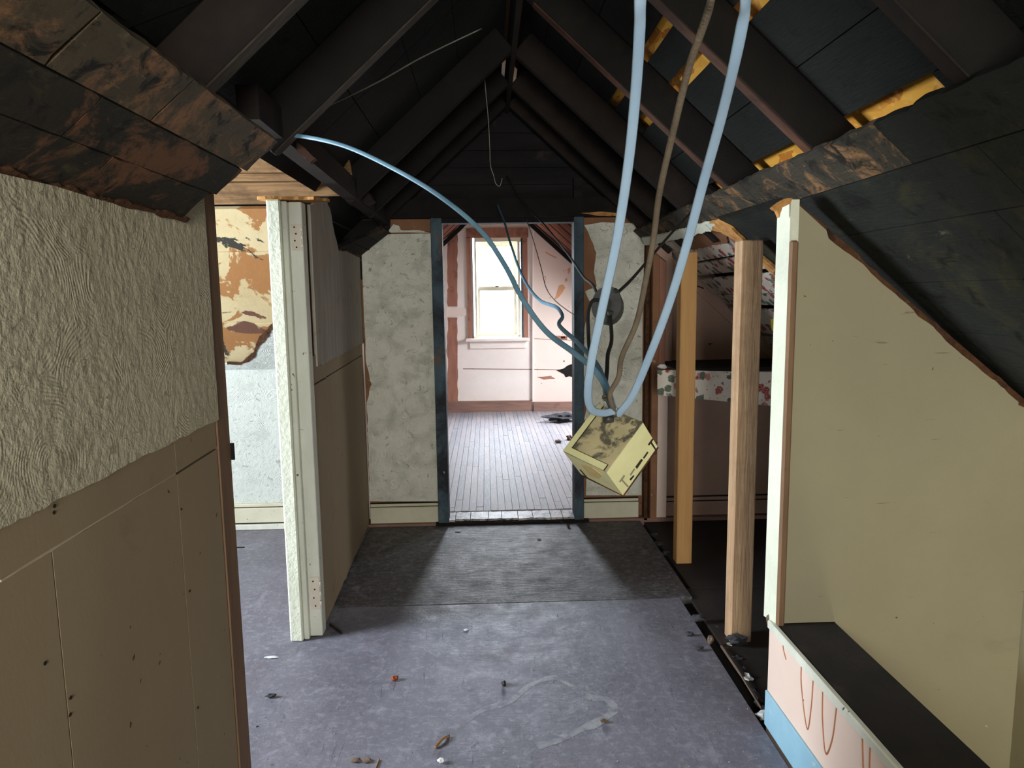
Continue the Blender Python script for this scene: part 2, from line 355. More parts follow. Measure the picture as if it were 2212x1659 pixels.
def mfloor(name, c1, c2, worn=False):
    t = NT(name, .5, .5); v = t.map()
    c = t.mix(t.ramp(t.noise(v, 2.2, 7, .65), .3, .72), srgb(*c1), srgb(*c2))
    c = t.mix(t.ramp(t.noise(v, 7, 8, .72, .7), .55, .75), c, srgb(144, 146, 160))
    c = t.mix(t.ramp(t.noise(t.map((1, 7, 1), (0, 0, .5)), 16, 6, .7), .62, .8), c, srgb(78, 74, 82))
    c = t.mix(t.ramp(t.noise(v, 80, 2, .5), .72, .78), c, srgb(168, 164, 166))
    c = t.mix(t.ramp(t.noise(v, 34, 7, .75, .6), .5, .78), c, srgb(150, 150, 162))
    c = t.mix(t.ramp(t.noise(t.map((9, 1, 1), (0, 0, .9)), 6, 7, .75, .5), .60, .70), c, srgb(64, 64, 74))
    c = t.mix(t.ramp(t.noise(t.map((1, 9, 1), (0, 0, -.35)), 7, 7, .75, .5), .62, .72), c, srgb(140, 140, 150))
    c = t.mix(t.ramp(t.noise(v, 1.4, 6, .7), .55, .75), c, srgb(100, 90, 98))
    g = t.noise(t.map((2.5, 22, 1)), 3.2, 7, .7, .5)
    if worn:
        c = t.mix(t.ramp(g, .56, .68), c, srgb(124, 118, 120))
    t.col(c)
    t.rgh(t.ramp(t.noise(v, 9, 6), .3, .75, (.36, .36, .36, 1), (.66, .66, .66, 1)))
    h = t.math('ADD', t.math('MULTIPLY', t.noise(v, 18, 8, .7), 1.0), t.math('MULTIPLY', g, 1.6 if worn else .4))
    t.bump(h, .5 if worn else .35, .012); return t.m
M['floor'] = mfloor('painted_plywood', (116, 116, 130), (92, 92, 105))
M['floor_worn_shaded'] = mfloor('worn_shaded_plywood', (74, 71, 74), (50, 49, 52), True)  # wear streaks over a base colour darkened to stand for shade
M['floor_closet'] = mplain('sooty_closet_floor', (52, 46, 44), (34, 30, 30), 3, .75, .4, (1, 1, 1), (((86, 62, 54), 3, .66, .8),), 40)
t = NT('far_strip_floor', .58, .35); v = t.map()
oi = t.n.new('ShaderNodeObjectInfo')
c = t.mix(t.ramp(t.noise(t.map((20, 1.5, 1)), 4, 6, .7), .35, .7), srgb(152, 152, 160), srgb(110, 108, 118))
c = t.mix(t.math('MULTIPLY', oi.outputs['Random'], .5), c, srgb(170, 158, 160))
c = t.mix(t.ramp(t.noise(v, 9, 7, .72), .6, .75), c, srgb(92, 82, 86))
t.col(c); t.bump(t.noise(t.map((24, 2, 1)), 6, 6), .4, .006); M['plank'] = t.m
t = NT('broken_tile', .5, .5); v = t.map()
c = t.mix(t.ramp(t.noise(v, 16, 7, .75), .45, .6), srgb(190, 182, 182), srgb(62, 56, 58)); t.col(c); t.bump(t.noise(v, 30, 5), .5, .006); M['tile'] = t.m

def mfloral(name, sc):
    t = NT(name, .75, .3); v = t.map()
    wob = t.n.new('ShaderNodeTexNoise'); wob.inputs['Scale'].default_value = 30; t.l(v, wob.inputs['Vector'])
    v2 = t.mix(.035, v, wob.outputs['Color'])
    d = t.vor(v2, sc); cc = t.vor(v2, sc, 'Color')
    sep = t.n.new('ShaderNodeSeparateColor'); t.l(cc, sep.inputs[0])
    pet = t.math('SINE', t.math('MULTIPLY', d, 42))
    red = t.mix(t.ramp(pet, .2, .7), srgb(140, 52, 50), srgb(196, 128, 120))
    green = t.mix(t.ramp(t.noise(v, 90, 3), .4, .6), srgb(104, 118, 104), srgb(84, 96, 88))
    blob = t.mix(t.ramp(sep.outputs[0], .5, .52), red, green)
    c = t.mix(t.ramp(d, .36, .42), blob, srgb(214, 206, 194))
    sm = t.vor(v2, sc * 2.6); c = t.mix(t.ramp(sm, .14, .18), srgb(150, 70, 66), c)
    c = t.mix(t.ramp(t.noise(v, 4, 6), .5, .8), c, srgb(150, 136, 126))
    t.col(c); return t.m
M['floral'] = mfloral('rose_wallpaper', 17)
M['floral_slope'] = mfloral('rose_wallpaper_dusty', 15)
t = NT('peeling_wallpaper', .85, .25); v = t.map()
c = t.mix(t.ramp(t.noise(v, 2.2, 4), .3, .7), srgb(206, 190, 150), srgb(190, 170, 128))
c = t.mix(t.ramp(t.noise(v, 3.2, 7, .62, .5), .52, .54), c, srgb(160, 114, 70))
c = t.mix(t.ramp(t.noise(v, 2.6, 7, .6, .8), .60, .62), c, srgb(108, 76, 62))
c = t.mix(t.ramp(t.noise(t.map((1, 1, 1.01)), 3.9, 7, .6, .5), .645, .655), c, srgb(60, 58, 52))
t.col(c); t.bump(t.noise(v, 9, 7), .4, .01); M['peel'] = t.m
g = bpy.data.materials.new('window_glass'); g.use_nodes = True; nt = g.node_tree; nt.nodes.clear()
o_ = nt.nodes.new('ShaderNodeOutputMaterial'); mx = nt.nodes.new('ShaderNodeMixShader'); tr = nt.nodes.new('ShaderNodeBsdfTransparent'); gl = nt.nodes.new('ShaderNodeBsdfGlossy')
gl.inputs['Roughness'].default_value = .05; mx.inputs[0].default_value = .06
nt.links.new(tr.outputs[0], mx.inputs[1]); nt.links.new(gl.outputs[0], mx.inputs[2]); nt.links.new(mx.outputs[0], o_.inputs[0]); M['glass'] = g

# ================================================================== SETTING
ST = dict(kind='structure')
# ---- floor of hall, side room and closet
floor = box('floor', -3.3, .955, -2.5, 4.47, -.10, -.035, M['trench'], label='dark painted plywood floor of the attic hall', cat='floor', **ST)
# stairwell hole is kept clear on the right of the low wall
box('subfloor', .955, 2.4, 2.25, 4.47, -.10, -.035, M['trench'], floor)
def sheet(x0, x1, y0, y1, m, z=0.0, zb=-.035): return box('plywood_sheet', x0, x1, y0, y1, zb, z, m, floor, bev=.002)
sheet(-3.25, .936, .6, 3.262, M['floor']); sheet(-3.25, .936, -2.45, .596, M['floor'])
sheet(-.79, 1.0, 3.266, 4.455, M['floor_worn_shaded'])
sheet(-3.25, -.794, 3.266, 4.465, M['floor'])
sheet(.992, 2.3, 2.30, 3.40, M['floor_closet'], -.012); sheet(1.03, 2.3, 3.404, 4.465, M['floor_closet'], -.012)
# ---- far room floor
ffl = box('floor', -2.4, 3.0, 4.47, 8.95, -.10, .012, M['farbase'], label='worn strip floor of the sunlit far room', cat='floor', **ST)
pw = .0505
base_me = {}
def plank(x, y0, y1, m, zt):
    key = (round(y1 - y0, 2), m)
    if key not in base_me:
        o = box('plank', -pw / 2 + .0012, pw / 2 - .0012, 0, y1 - y0 - .002, 0, .02, m, ffl); base_me[key] = o.data
    else:
        o = bpy.data.objects.new('plank', base_me[key]); finish(o, ffl)
    o.location = (x, y0, zt)
for i in range(37):
    x = -.60 + (i + .5) * pw
    y = 4.66 + [0, .18, .09, .27][i % 4]
    if y > 4.661: plank(x, 4.66, round(y, 2), M['plank'], .0125 + random.uniform(-.0015, .0015))
    while y < 8.8:
        L = random.choice([.72, .9, 1.08, 1.26]); e = min(round(y + L, 2), 8.82)
        if not (x > .93 and 4.9 < y < 5.9): plank(x, round(y, 2), e, M['plank'], .0125 + random.uniform(-.0015, .0015))
        y = e
xx = -.30
for wd in (.07, .10, .12, .09, .11, .10, .12, .08, .09):
    f0 = random.uniform(-.012, .012)
    prism('floor_tile', [(xx, 4.49 + f0, .012), (xx + wd - .004, 4.49 + random.uniform(-.012, .012), .012), (xx + wd - .004, 4.655, .012), (xx, 4.655, .012)], (0, 0, .016), M['tile'], ffl, {0: .006}, .012)
    xx += wd
box('threshold_edge', -.36, .66, 4.462, 4.50, -.05, .014, M['soot_wood'], ffl)

# ---- roof: rafters, deck boards, osb
ceil = empty('ceiling', (RX, 2.0, RZ), 'sooty open rafter roof above the hall with dark boards', 'ceiling', kind='structure')
def rafter(side, y0, y1, xe, dep, m, xs=RX, name='rafter'):
    P = pR if side > 0 else pL
    pts = [P(xs, y0), P(xe, y0), P(xe, y0, dep), P(xs, y0, dep)]
    o = prism(name, pts, (0, y1 - y0, 0), m, ceil); bevel(o, .004); return o
DEP = .13
for y, m_ in ((.15, 'rafter_dark'), (.80, 'rafter_dark'), (1.40, 'rafter_dark'), (2.075, 'rafter_dark'), (2.785, 'rafter_dark'), (3.47, 'rafter'), (4.0, 'rafter'), (4.38, 'rafter')):  # farthest three take the lighter wood in place of haze light
    r_ = rafter(1, y, y + .05, 1.06 if 1.9 < y < 3 else 1.15, DEP, M[m_])
    if 1 < y < 3.3:   # bare wood left along the underside where the lath was nailed
        prism('bare_or_lit_edge', [pR(.20, y + .003, -.003), pR(.975, y + .003, -.003), pR(.975, y + .047, -.003), pR(.20, y + .047, -.003)], NR * .004, M['rafter_red' if y > 2 else 'rafter'], r_)
for y in (.15, .80, 1.62, 2.2, 3.42, 3.95, 4.38):
    r_ = rafter(-1, y, y + .05, -.64, DEP, M['rafter'] if y == 1.62 else M['rafter_dark'])
    if 1.5 < y < 2.5:
        prism('bare_or_lit_edge', [pL(.10, y + .003, -.003), pL(-.635, y + .003, -.003), pL(-.635, y + .047, -.003), pL(.10, y + .047, -.003)], NL * .004, M['edge_grey'], r_)  # light on the underside, put in as a paler grey strip
box('ridge_board', RX - .012, RX + .012, -2.3, 4.52, 2.635, 2.86, M['rafter'], ceil)
prism('ridge_cap', [(-.25, -2.5, 2.62), (RX, -2.5, 2.99), (.55, -2.5, 2.62), (.55, -2.5, 2.66), (RX, -2.5, 3.04), (-.25, -2.5, 2.66)], (0, 11.5, 0), M['void'], ceil)
def deckrow(side, x0, x1, spans, m=None, off=DEP + .002, th=.018, name='roof_board'):
    P = pR if side > 0 else pL
    if side > 0: x0 -= SL / KN * off; x1 -= SL / KN * off      # x0, x1 are where the board itself lies
    for a, b in spans:
        prism(name, [P(x0, a, off), P(x1, a, off), P(x1, b, off), P(x0, b, off)], (NR if side > 0 else NL) * th, m or M['deck'], ceil)
FULL = [(-2.5, .9), (.905, 2.81), (2.815, 4.55)]
for x0, x1 in ((.2, .297), (.3, .447), (.45, .602), (.638, .722), (.768, .908), (.911, 1.058), (1.112, 1.4), (1.404, 1.7), (1.704, 2.0), (2.004, 2.3)):
    deckrow(1, x0, x1, FULL)
deckrow(1, .605, .635, [(-2.5, 2.1), (3.5, 4.55)]); deckrow(1, .725, .765, [(-2.5, 1.87), (3.41, 4.55)]); deckrow(1, 1.061, 1.109, [(-2.5, 1.68), (3.36, 4.55)])
for x0, x1 in ((.2, -.02), (-.023, -.2), (-.203, -.4), (-.403, -.62)): deckrow(-1, x0, x1, FULL)
for x0, x1 in ((-.623, -.76), (-.763, -.92)): deckrow(-1, x0, x1, [(3.55, 4.58)])
for x0, x1 in ((-.623, -.9), (-.903, -1.2), (-1.2, -1.9)): deckrow(-1, x0, x1, [(-2.5, .3)])
prism('osb_sheet', [pR(.1, -2.5, .17), pR(2.4, -2.5, .17), pR(2.4, 4.55, .17), pR(.1, 4.55, .17)], NR * .012, M['osb'], ceil)
prism('roof_underlay', [pL(.2, -2.5, .17), pL(-.7, -2.5, .17), pL(-.7, 4.55, .17), pL(.2, 4.55, .17)], NL * .012, M['void'], ceil)
# header beam along the side room opening
hb = [(-.665, 1.98, 1.985), (-.605, 1.98, 1.985), (-.605, 1.98, 2.075), (-.665, 1.98, 2.075)]
prism('header_beam', hb, (0, 2.5, -.03), M['rafter'], ceil)
prism('splintered_block', [aY(698, 364, 3.55), aY(760, 366, 3.55), aY(806, 432, 3.55), aY(790, 440, 3.55), aY(740, 420, 3.55), aY(700, 400, 3.55)], (0, .10, 0), M['rafter'], ceil, {5: .004, 4: .004})
prism('splintered_lath', [aY(617, 290, 2.35), aY(645, 310, 2.35), aY(682, 342, 2.35), aY(670, 352, 2.35), aY(640, 325, 2.35)], (0, .03, 0), M['rafter_red'], ceil, .003, .01)

# ---- broken sloped ceiling, left
cl = empty('ceiling', (-.6, 1.4, 1.7), 'charred sloped ceiling boards hanging over the left wall', 'ceiling', kind='structure')
def pS(x, y, off=0.0): return V((x, y, 1.692 + .86 * (x + .712))) + V((-.65, 0, .76)) * off
def aS(px, py): return hit(px, py, (-.86, 0, 1), 1.692 + .86 * .712)
rows = [(-.712, -.645), (-.643, -.578), (-.575, -.497)]
for ri, (a, b) in enumerate(rows):
    ys = [(-2.0, .98), (.985, 1.27), (1.275, 1.73 + .03 * (ri - 1))] if ri != 1 else [(-2.0, .8), (.805, 1.12), (1.125, 1.735)]
    for y0, y1 in ys:
        prism('ceiling_board', [pS(a, y0), pS(b, y0), pS(b, y1), pS(a, y1)], V((-.65, 0, .76)) * .022, M['char_edge'] if ri == 2 else M['char_left'], cl, {2: .008, 1: .002}, .02)
prism('torn_edge', [pS(-.715, -1.5, -.006), pS(-.706, -1.5, -.006), pS(-.706, 1.72, -.006), pS(-.715, 1.72, -.006)], V((-.65, 0, .76)) * .006, M['fibre'], cl, {1: .009, 3: .004}, .015)
# remnant over far left wall
cf = empty('ceiling', (-.72, 4.1, 1.8), 'small dark ceiling remnant in the far left corner', 'ceiling', kind='structure')
def pT(x, y, off=0.0): return V((x, y, 1.76 + .75 * (x + .80))) + V((-.6, 0, .8)) * off
for a, b in ((-.80, -.74), (-.738, -.675), (-.673, -.60)):
    prism('ceiling_board', [pT(a, 3.82 + (a + .8) * 2), pT(b, 3.82 + (b + .8) * 2), pT(b, 4.5), pT(a, 4.5)], V((-.6, 0, .8)) * .02, M['char_left'] if a > -.7 else M['soot_wood'], cf, {0: .012}, .02)
prism('torn_edge', [pT(-.80, 3.85, -.004), pT(-.785, 3.85, -.004), pT(-.785, 4.5, -.004), pT(-.80, 4.5, -.004)], V((-.6, 0, .8)) * .006, M['fibre'], cf, {1: .006, 3: .006}, .02)

# ---- broken sloped ceiling, right
cr = empty('ceiling', (1.1, 2.2, 1.8), 'charred sloped ceiling boards above the stairwell and closet', 'ceiling', kind='structure')
def rb(x0, x1, y0, y1, m, jag=None, name='ceiling_board', off=-.021, th=.02):
    return prism(name, [pR(x0, y0, off), pR(x1, y0, off), pR(x1, y1, off), pR(x0, y1, off)], NR * th, m, cr, jag, .025)
for y0, y1 in ((-2.4, .7), (.703, 1.72), (1.723, 2.62), (2.623, 3.22), (3.223, 4.5)):
    rb(.962, 1.066, y0, y1, M['char_strip'] if y0 > 1.5 else M['char_right'], {3: .006} if y0 > 0 else None)
for i, (x0, x1) in enumerate(((1.069, 1.205), (1.208, 1.38), (1.383, 1.56), (1.563, 1.75), (1.753, 1.95), (1.953, 2.3))):
    for y0, y1 in ((-2.4, .6 + .13 * i), (.603 + .13 * i, 1.5 + .12 * (i % 3)), (1.503 + .12 * (i % 3), 2.5)):
        rb(x0, x1, y0, y1, M['char_right'])
tp = [aR(*p, -.021) for p in ((1549, 468), (1690, 425), (1690, 560), (1676, 585), (1640, 556), (1612, 527), (1585, 497), (1560, 482))]
prism('ceiling_board', tp, NR * .02, M['char_right'], cr, {2: .006, 3: .01, 4: .01, 5: .01, 6: .01}, .015)
fl = [aR(*p, -.024) for p in ((1526, 482), (1552, 472), (1585, 490), (1615, 520), (1645, 548), (1678, 577), (1676, 592), (1650, 570), (1618, 548), (1600, 520), (1560, 497), (1540, 494))]
prism('torn_edge', fl, NR * -.012, M['fibre_light'], cr, .006, .012)
wp = [aR(*p, -.024) for p in ((1388, 512), (1430, 505), (1480, 492), (1530, 478), (1548, 480), (1540, 494), (1490, 508), (1440, 520), (1395, 528))]
prism('plaster_rim', wp, NR * -.012, M['white_tex'], cr, .006, .012)
bp = [aR(*p, .02) for p in ((1480, 520), (1540, 494), (1572, 500), (1570, 525), (1520, 535), (1490, 540))]
prism('torn_paper', bp, NR * .006, M['paper_brown'], cr, .006, .015)
tw = [aR(*p, .03) for p in ((1614, 530), (1640, 556), (1676, 590), (1676, 600), (1630, 560))]
prism('torn_paper', tw, NR * .006, M['white_tex'], cr, .002, .02)
# floral slats on closet slope
for i, (x0, x1) in enumerate(((1.10, 1.24), (1.262, 1.335), (1.352, 1.455), (1.475, 1.54), (1.56, 1.66), (1.682, 1.75), (1.77, 1.9))):
    o = rb(x0, x1, 2.42, 4.5, M['floral_slope'], None, 'papered_slat', .045 if i % 2 else .03, .012)

# ---- back wall
wb = box('wall_back', -.80, -.275, 4.535, 4.60, 0, 2.0, M['paper_brown'], label='far hall wall of peeling plaster under dark gable boards', cat='wall', **ST)
box('backing_board', .565, 1.06, 4.535, 4.60, 0, 2.0, M['paper_brown'], wb)
box('backing_board', -.275, .565, 4.535, 4.60, 2.0, 2.15, M['soot_wood'], wb)
z = 2.10; i = 0
while z < 2.84:
    z1 = min(z + .105, 2.84); h0 = (2.86 - z) / SL; h1 = max((2.86 - z1) / SL, .01)
    prism('gable_board', [(RX - h0, 4.53, z), (RX + h0, 4.53, z), (RX + h1, 4.53, z1 - .003), (RX - h1, 4.53, z1 - .003)], (0, .02, 0), M['gable'], wb); z = z1
prism('header_beam', [(-.80, 4.44, 1.995), (1.05, 4.44, 1.995), (1.05, 4.44, 2.105), (-.80, 4.44, 2.105)], (0, .10, 0), M['soot_wood'], wb)
for zz in (1.62, 1.745, 1.87, 1.995, 2.12, 2.245):
    box('gable_board', -1.05, -.60, 4.522, 4.56, zz, zz + .121, M['gable'], wb)
prism('split_lath', [aY(1255, 460, 4.436), aY(1300, 457, 4.436), (aY(1345, 461, 4.436)), aY(1340, 467, 4.436), aY(1290, 466, 4.436)], (0, .01, 0), M['fibre_light'], wb, .002, .02)
box('short_block', *sorted((aY(1238, 400, 4.5).x, aY(1256, 400, 4.5).x)), 4.46, 4.53, 2.105, aY(1240, 385, 4.5).z, M['gable'], wb)
prism('plaster_panel', [aY(*p, 4.520) for p in ((799, 1083), (796, 960), (792, 870), (803, 830), (790, 780), (787, 700), (781, 545), (798, 540), (812, 506), (936, 504), (938, 600), (942, 800), (946, 1083))], (0, .014, 0), M['plaster_back'], wb, {0: .003, 1: .004, 2: .006, 3: .006, 4: .004, 9: .003, 10: .003}, .03)
prism('torn_paper', [aY(*p, 4.522) for p in ((835, 502), (845, 485), (880, 478), (932, 476), (936, 500))], (0, .012, 0), M['paper_brown'], wb, .004, .03)
prism('plaster_lump', [aY(*p, 4.512) for p in ((838, 502), (850, 484), (862, 488), (866, 497), (905, 497), (930, 503))], (0, .012, 0), M['plaster_back'], wb, .004, .02)
prism('plaster_panel', [aY(*p, 4.520) for p in ((1266, 1070), (1266, 960), (1269, 924), (1262, 905), (1267, 878), (1258, 793), (1259, 754), (1267, 727), (1262, 712), (1278, 656), (1271, 646), (1264, 630), (1289, 619), (1283, 589), (1288, 545), (1272, 505), (1262, 486), (1300, 480), (1368, 482), (1392, 518), (1388, 700), (1386, 1070))], (0, .014, 0), M['plaster_back'], wb, {k: .004 for k in range(0, 17)}, .025)
prism('patch_panel', [aY(*p, 4.515) for p in ((1262, 712), (1299, 713), (1297, 752), (1262, 752))], (0, .006, 0), M['plaster_back'], wb)
box('door_jamb', -.343, -.272, 4.47, 4.60, 0.0, 1.995, M['blue_wood'], wb, bev=.003)
box('door_jamb', .564, .626, 4.47, 4.60, 0.0, 1.995, M['blue_wood'], wb, bev=.003)
box('door_head', -.272, .564, 4.50, 4.60, 1.965, 1.998, M['soot_wood'], wb)
box('torn_strip', 1.03, 1.052, 4.47, 4.535, 0, 1.86, M['fibre'], wb)
for nm, a, b in (('baseboard_back', -.795, -.345), ('baseboard_back', .63, 1.0)):
    bb = box(nm, a, b, 4.500, 4.532, 0, .118, M['base_white'], bev=.004, label='cream baseboard %s the far doorway' % ('left of' if a < 0 else 'right of'), cat='baseboard', **ST)
    box('moulding', a, b, 4.506, 4.534, .122, .140, M['base_white'], bb, bev=.004); box('groove', a, b, 4.512, 4.533, .117, .123, M['groove'], bb); box('groove', a, b, 4.514, 4.533, .140, .145, M['groove'], bb)

# ---- left wall, near part
wl = prism('wall_left', [pLW(-2.4, 0, -.02), pLW(1.945, 0, -.02), pLW(1.945, 1.79, -.02), pLW(1.73, 1.70, -.02), pLW(-2.4, 1.69, -.02)], (-.10, -.003, 0), M['joint'], label='near left wall of grey swirled plaster over brown wallboard', cat='wall', **ST)
def lw(name, pts, th, m, parent, jag=None, off=-.02): return prism(name, [pLW(y, z, off) for y, z in pts], LWN.normalized() * th, m, parent, jag, .02)
lw('plaster_panel', [(-2.4, 1.178), (1.868, 1.182), (1.868, 1.765), (1.73, 1.702), (1.3, 1.692), (1.07, 1.687), (-2.4, 1.686)], .022, M['plaster_near'], wl, {0: .005, 1: .002})
lw('wainscot_rail', [(-2.4, 1.101), (1.6, 1.104), (1.6, 1.19), (-2.4, 1.19)], .012, M['wainscot'], wl)
lw('wainscot_rail', [(1.6035, 1.104), (1.865, 1.107), (1.865, 1.19), (1.6035, 1.19)], .012, M['wainscot'], wl)
for a, b in ((-2.4, -.2), (-.197, 1.110), (1.1135, 1.600), (1.6035, 1.865)):
    lw('wainscot_panel', [(a, .0), (b, .0), (b, 1.0985 + .003 * (b > 1.5)), (a, 1.0985)], .012, M['wainscot'], wl)
lw('corner_board', [(1.871, 0), (1.945, 0), (1.945, 1.785), (1.871, 1.765)], .016, M['brown_trim'], wl)
prism('end_board', [pLW(1.946, 0, -.125), pLW(1.946, 0, -.004), pLW(1.946, 1.79, -.004), pLW(1.946, 1.79, -.125)], (0, .012, 0), M['brown_trim'], wl)
obox('latch_plate', aY(500, 975, 1.962), (.008, 0, 0), (0, .003, 0), (0, 0, .024), M['soot_wood'], wl)
lw('joint_filler', [(.99, 1.0975), (1.60, 1.1015), (1.60, 1.106), (.99, 1.1025)], .0112, M['joint'], wl, {0: .0012, 2: .0012})
lump('filler_dab', pLW(1.105, 1.094, -.012), .012, (.25, 1, 1), 3, M['joint'], wl)
for px, py in ((153, 1512), (152, 1548), (428, 1532), (392, 1103), (118, 1098), (410, 1280), (98, 1438), (117, 1112)):
    p = aLW(px, py, -.007); lump('nail_head', p, .0035, (.5, 1, 1), px, M['hole'], wl, sub=1)
box('nail', pLW(1.955, .79).x - .01, pLW(1.955, .79).x + .018, 1.957, 1.960, .79, .7925, M['hole'], wl)
box('upper_wall', -.90, -.80, -2.4, 1.945, 1.6, 2.25, M['soot_wood'], wl)

# ---- left wall, far part
wf = prism('wall_left', [pLW(3.0, 0, -.016), pLW(4.53, 0, -.016), pLW(4.53, 1.79, -.016), pLW(3.72, 1.76, -.016), pLW(3.45, 1.95, -.016), pLW(3.0, 1.89, -.016)], (-.09, -.002, 0), M['fibre'], label='far left wall with torn plaster above brown wallboard', cat='wall', **ST)
prism('plaster_panel', [aLW(*p, -.014) for p in ((663, 442), (700, 433), (708, 455), (714, 490), (726, 542), (781, 541), (783, 640), (786, 738), (735, 765), (680, 792))], V((.014, 0, 0)), M['plaster_smear'], wf, {0: .006, 1: .008, 2: .008, 3: .008, 4: .006, 7: .005, 8: .008}, .03)
lw('wainscot_rail', [(3.04, 1.127), (4.52, 1.139), (4.52, 1.25), (3.04, 1.25)], .008, M['wainscot'], wf, off=-.016)
ysp = aLW(718, 1000).y
lw('wainscot_panel', [(3.04, .012), (ysp - .003, .012), (ysp - .003, 1.121), (3.04, 1.121)], .009, M['wainscot'], wf, off=-.016)
lw('wainscot_panel', [(ysp, .01), (4.52, .01), (4.52, 1.134), (ysp, 1.124)], .009, M['wainscot'], wf, {0: .008}, off=-.016)
lw('edge_strip', [(2.985, 0), (3.036, 0), (3.036, 1.885), (2.985, 1.885)], .014, M['brown_trim'], wf, off=-.016)

# ---- side doorway jamb with hinges
jb = empty('trim_1', (-.82, 2.98, 0), 'white painted doorway jamb with two bare hinge leaves', 'door jamb', kind='structure')
box('casing', -.890, -.834, 2.93, 3.06, 0, 1.905, M['white_tex'], jb, bev=.006)
box('stop', -.834, -.812, 2.95, 3.05, 0, 1.90, M['white_paint'], jb, bev=.003)
box('jamb_board', -.812, -.758, 2.972, 3.04, 0.004, 1.90, M['white_paint'], jb, bev=.003)
prism('torn_top', [(-.92, 2.93, 1.905), (-.70, 2.95, 1.905), (-.70, 3.25, 1.935), (-.92, 3.1, 1.905)], (0, 0, .012), M['fibre_light'], jb, .012, .015)
for (x0, y0, x1, y1) in ((628, 484, 656, 541), (669, 1247, 696, 1316)):
    a = aY(x0, y0, 2.970); b = aY(x1, y1, 2.970)
    h = box('hinge_leaf', a.x, b.x - .006, 2.967, 2.9715, b.z, a.z, M['hinge'], jb)
    H = a.z - b.z; W = b.x - a.x
    for k, (u, vv) in enumerate(((.3, .88), (.42, .63), (.3, .37), (.42, .12))):
        box('screw_hole', a.x + W * u - .003, a.x + W * u + .003, 2.9655, 2.968, b.z + H * vv - .003, b.z + H * vv + .003, M['hole'], h)
    for k in range(3):
        zc = b.z + H * (.2 + .3 * k)
        sweep('knuckle', [(b.x - .003, 2.965, zc - H * .075), (b.x - .003, 2.965, zc + H * .075)], .005, .005, M['hinge'], h, sub=1, sides=8)

# ---- side room (dormer)
dz = lambda y: 1.07 + .9 * (4.5 - y)
ws = box('wall_far_left', -3.3, -.88, 4.50, 4.60, 0, 1.08, M['plaster_white'], label='bright white swirled plaster knee wall in the left side room', cat='wall', **ST)
bb = box('baseboard_left', -3.2, -.9, 4.472, 4.5, .045, .145, M['base_white'], bev=.004, label='white baseboard in the left side room', cat='baseboard', **ST)
box('moulding', -3.2, -.9, 4.478, 4.5, .150, .172, M['base_white'], bb, bev=.004); box('groove', -3.2, -.9, 4.482, 4.5, .144, .151, M['groove'], bb); box('shoe', -3.2, -.9, 4.462, 4.5, 0, .036, M['white_paint'], bb, bev=.004); box('groove', -3.2, -.9, 4.482, 4.5, .036, .046, M['groove'], bb)
sc_ = empty('ceiling', (-1.6, 3.5, 1.9), 'sloped side room ceiling with peeling wallpaper and bare boards', 'ceiling', kind='structure')
ND = V((0, .9, 1)).normalized()
def aD(px, py, off=0.0): return hit(px, py, (0, .9, 1), 1.07 + .9 * 4.5 + off * ND.dot(V((0, .9, 1))))
yc = [4.52] + [aD(530, p).y for p in (700, 642, 545, 453, 428, 397, 376, 335)] + [2.9, 2.72, 2.5]
for i in range(len(yc) - 1):
    a, b = yc[i], yc[i + 1]; gap = .012 if i in (4, 6) else .002
    off = .02 if i == 4 else (.006 * (i % 2))
    m = M['peel'] if i < 4 else M['lathwood']
    prism('roof_board', [V((-3.3, a - gap, dz(a - gap))) + ND * off, V((-.62 if i >= 5 else -.895, a - gap, dz(a - gap))) + ND * off, V((-.62 if i >= 5 else -.895, b, dz(b))) + ND * off, V((-3.3, b, dz(b))) + ND * off], ND * .02, m, sc_)
zr = dz(2.5) + .07
def du(y): return zr - .9 * abs(y - 2.5)
NB = V((0, -.9, 1)).normalized()
for xs_, m_ in ((((-3.3, 4.6), (-.9, 4.6), (-.9, 2.5), (-3.3, 2.5)), 'void'), (((-.9, 3.68), (.15, 2.62), (.15, 2.5), (-.9, 2.5)), 'void')):
    prism('roof_underlay', [V((x, y, du(y))) for x, y in xs_], ND * .02, M[m_], sc_)
for xs_ in (((-3.3, 2.5), (-.9, 2.5), (-.9, -.3), (-3.3, -.3)), ((-.9, 2.5), (.15, 2.5), (.15, 2.38), (-.9, 1.32))):
    prism('roof_underlay', [V((x, y, du(y))) for x, y in xs_], NB * .03, M['void'], sc_)
prism('plaster_sheet', [aD(*p, -.012) for p in ((480, 787), (520, 786), (545, 768), (562, 735), (600, 697), (690, 600), (690, 800), (600, 800), (480, 800))], ND * .010, M['plaster_white'], sc_, {1: .01, 2: .012, 3: .012, 4: .01}, .02)
prism('torn_edge', [aD(*p, -.016) for p in ((490, 783), (520, 784), (545, 764), (560, 728), (600, 688), (600, 700), (566, 742), (548, 774), (520, 789), (490, 788))], ND * .008, M['fibre'], sc_, .008, .015)
wsl = box('wall_side', -3.4, -3.3, -.4, 4.6, 0, .9, M['plaster_white'], label='side room outer wall with window opening', cat='wall', **ST)
box('wall_section', -3.4, -3.3, -.4, 1.5, .9, 2.0, M['plaster_white'], wsl); box('wall_section', -3.4, -3.3, 2.6, 4.6, .9, 2.0, M['plaster_white'], wsl); box('wall_section', -3.4, -3.3, -.4, 4.6, 2.0, 3.0, M['plaster_white'], wsl)
box('wall_section', -3.3, -.8, -.4, -.3, 0, 3.0, M['plaster_white'], wsl)

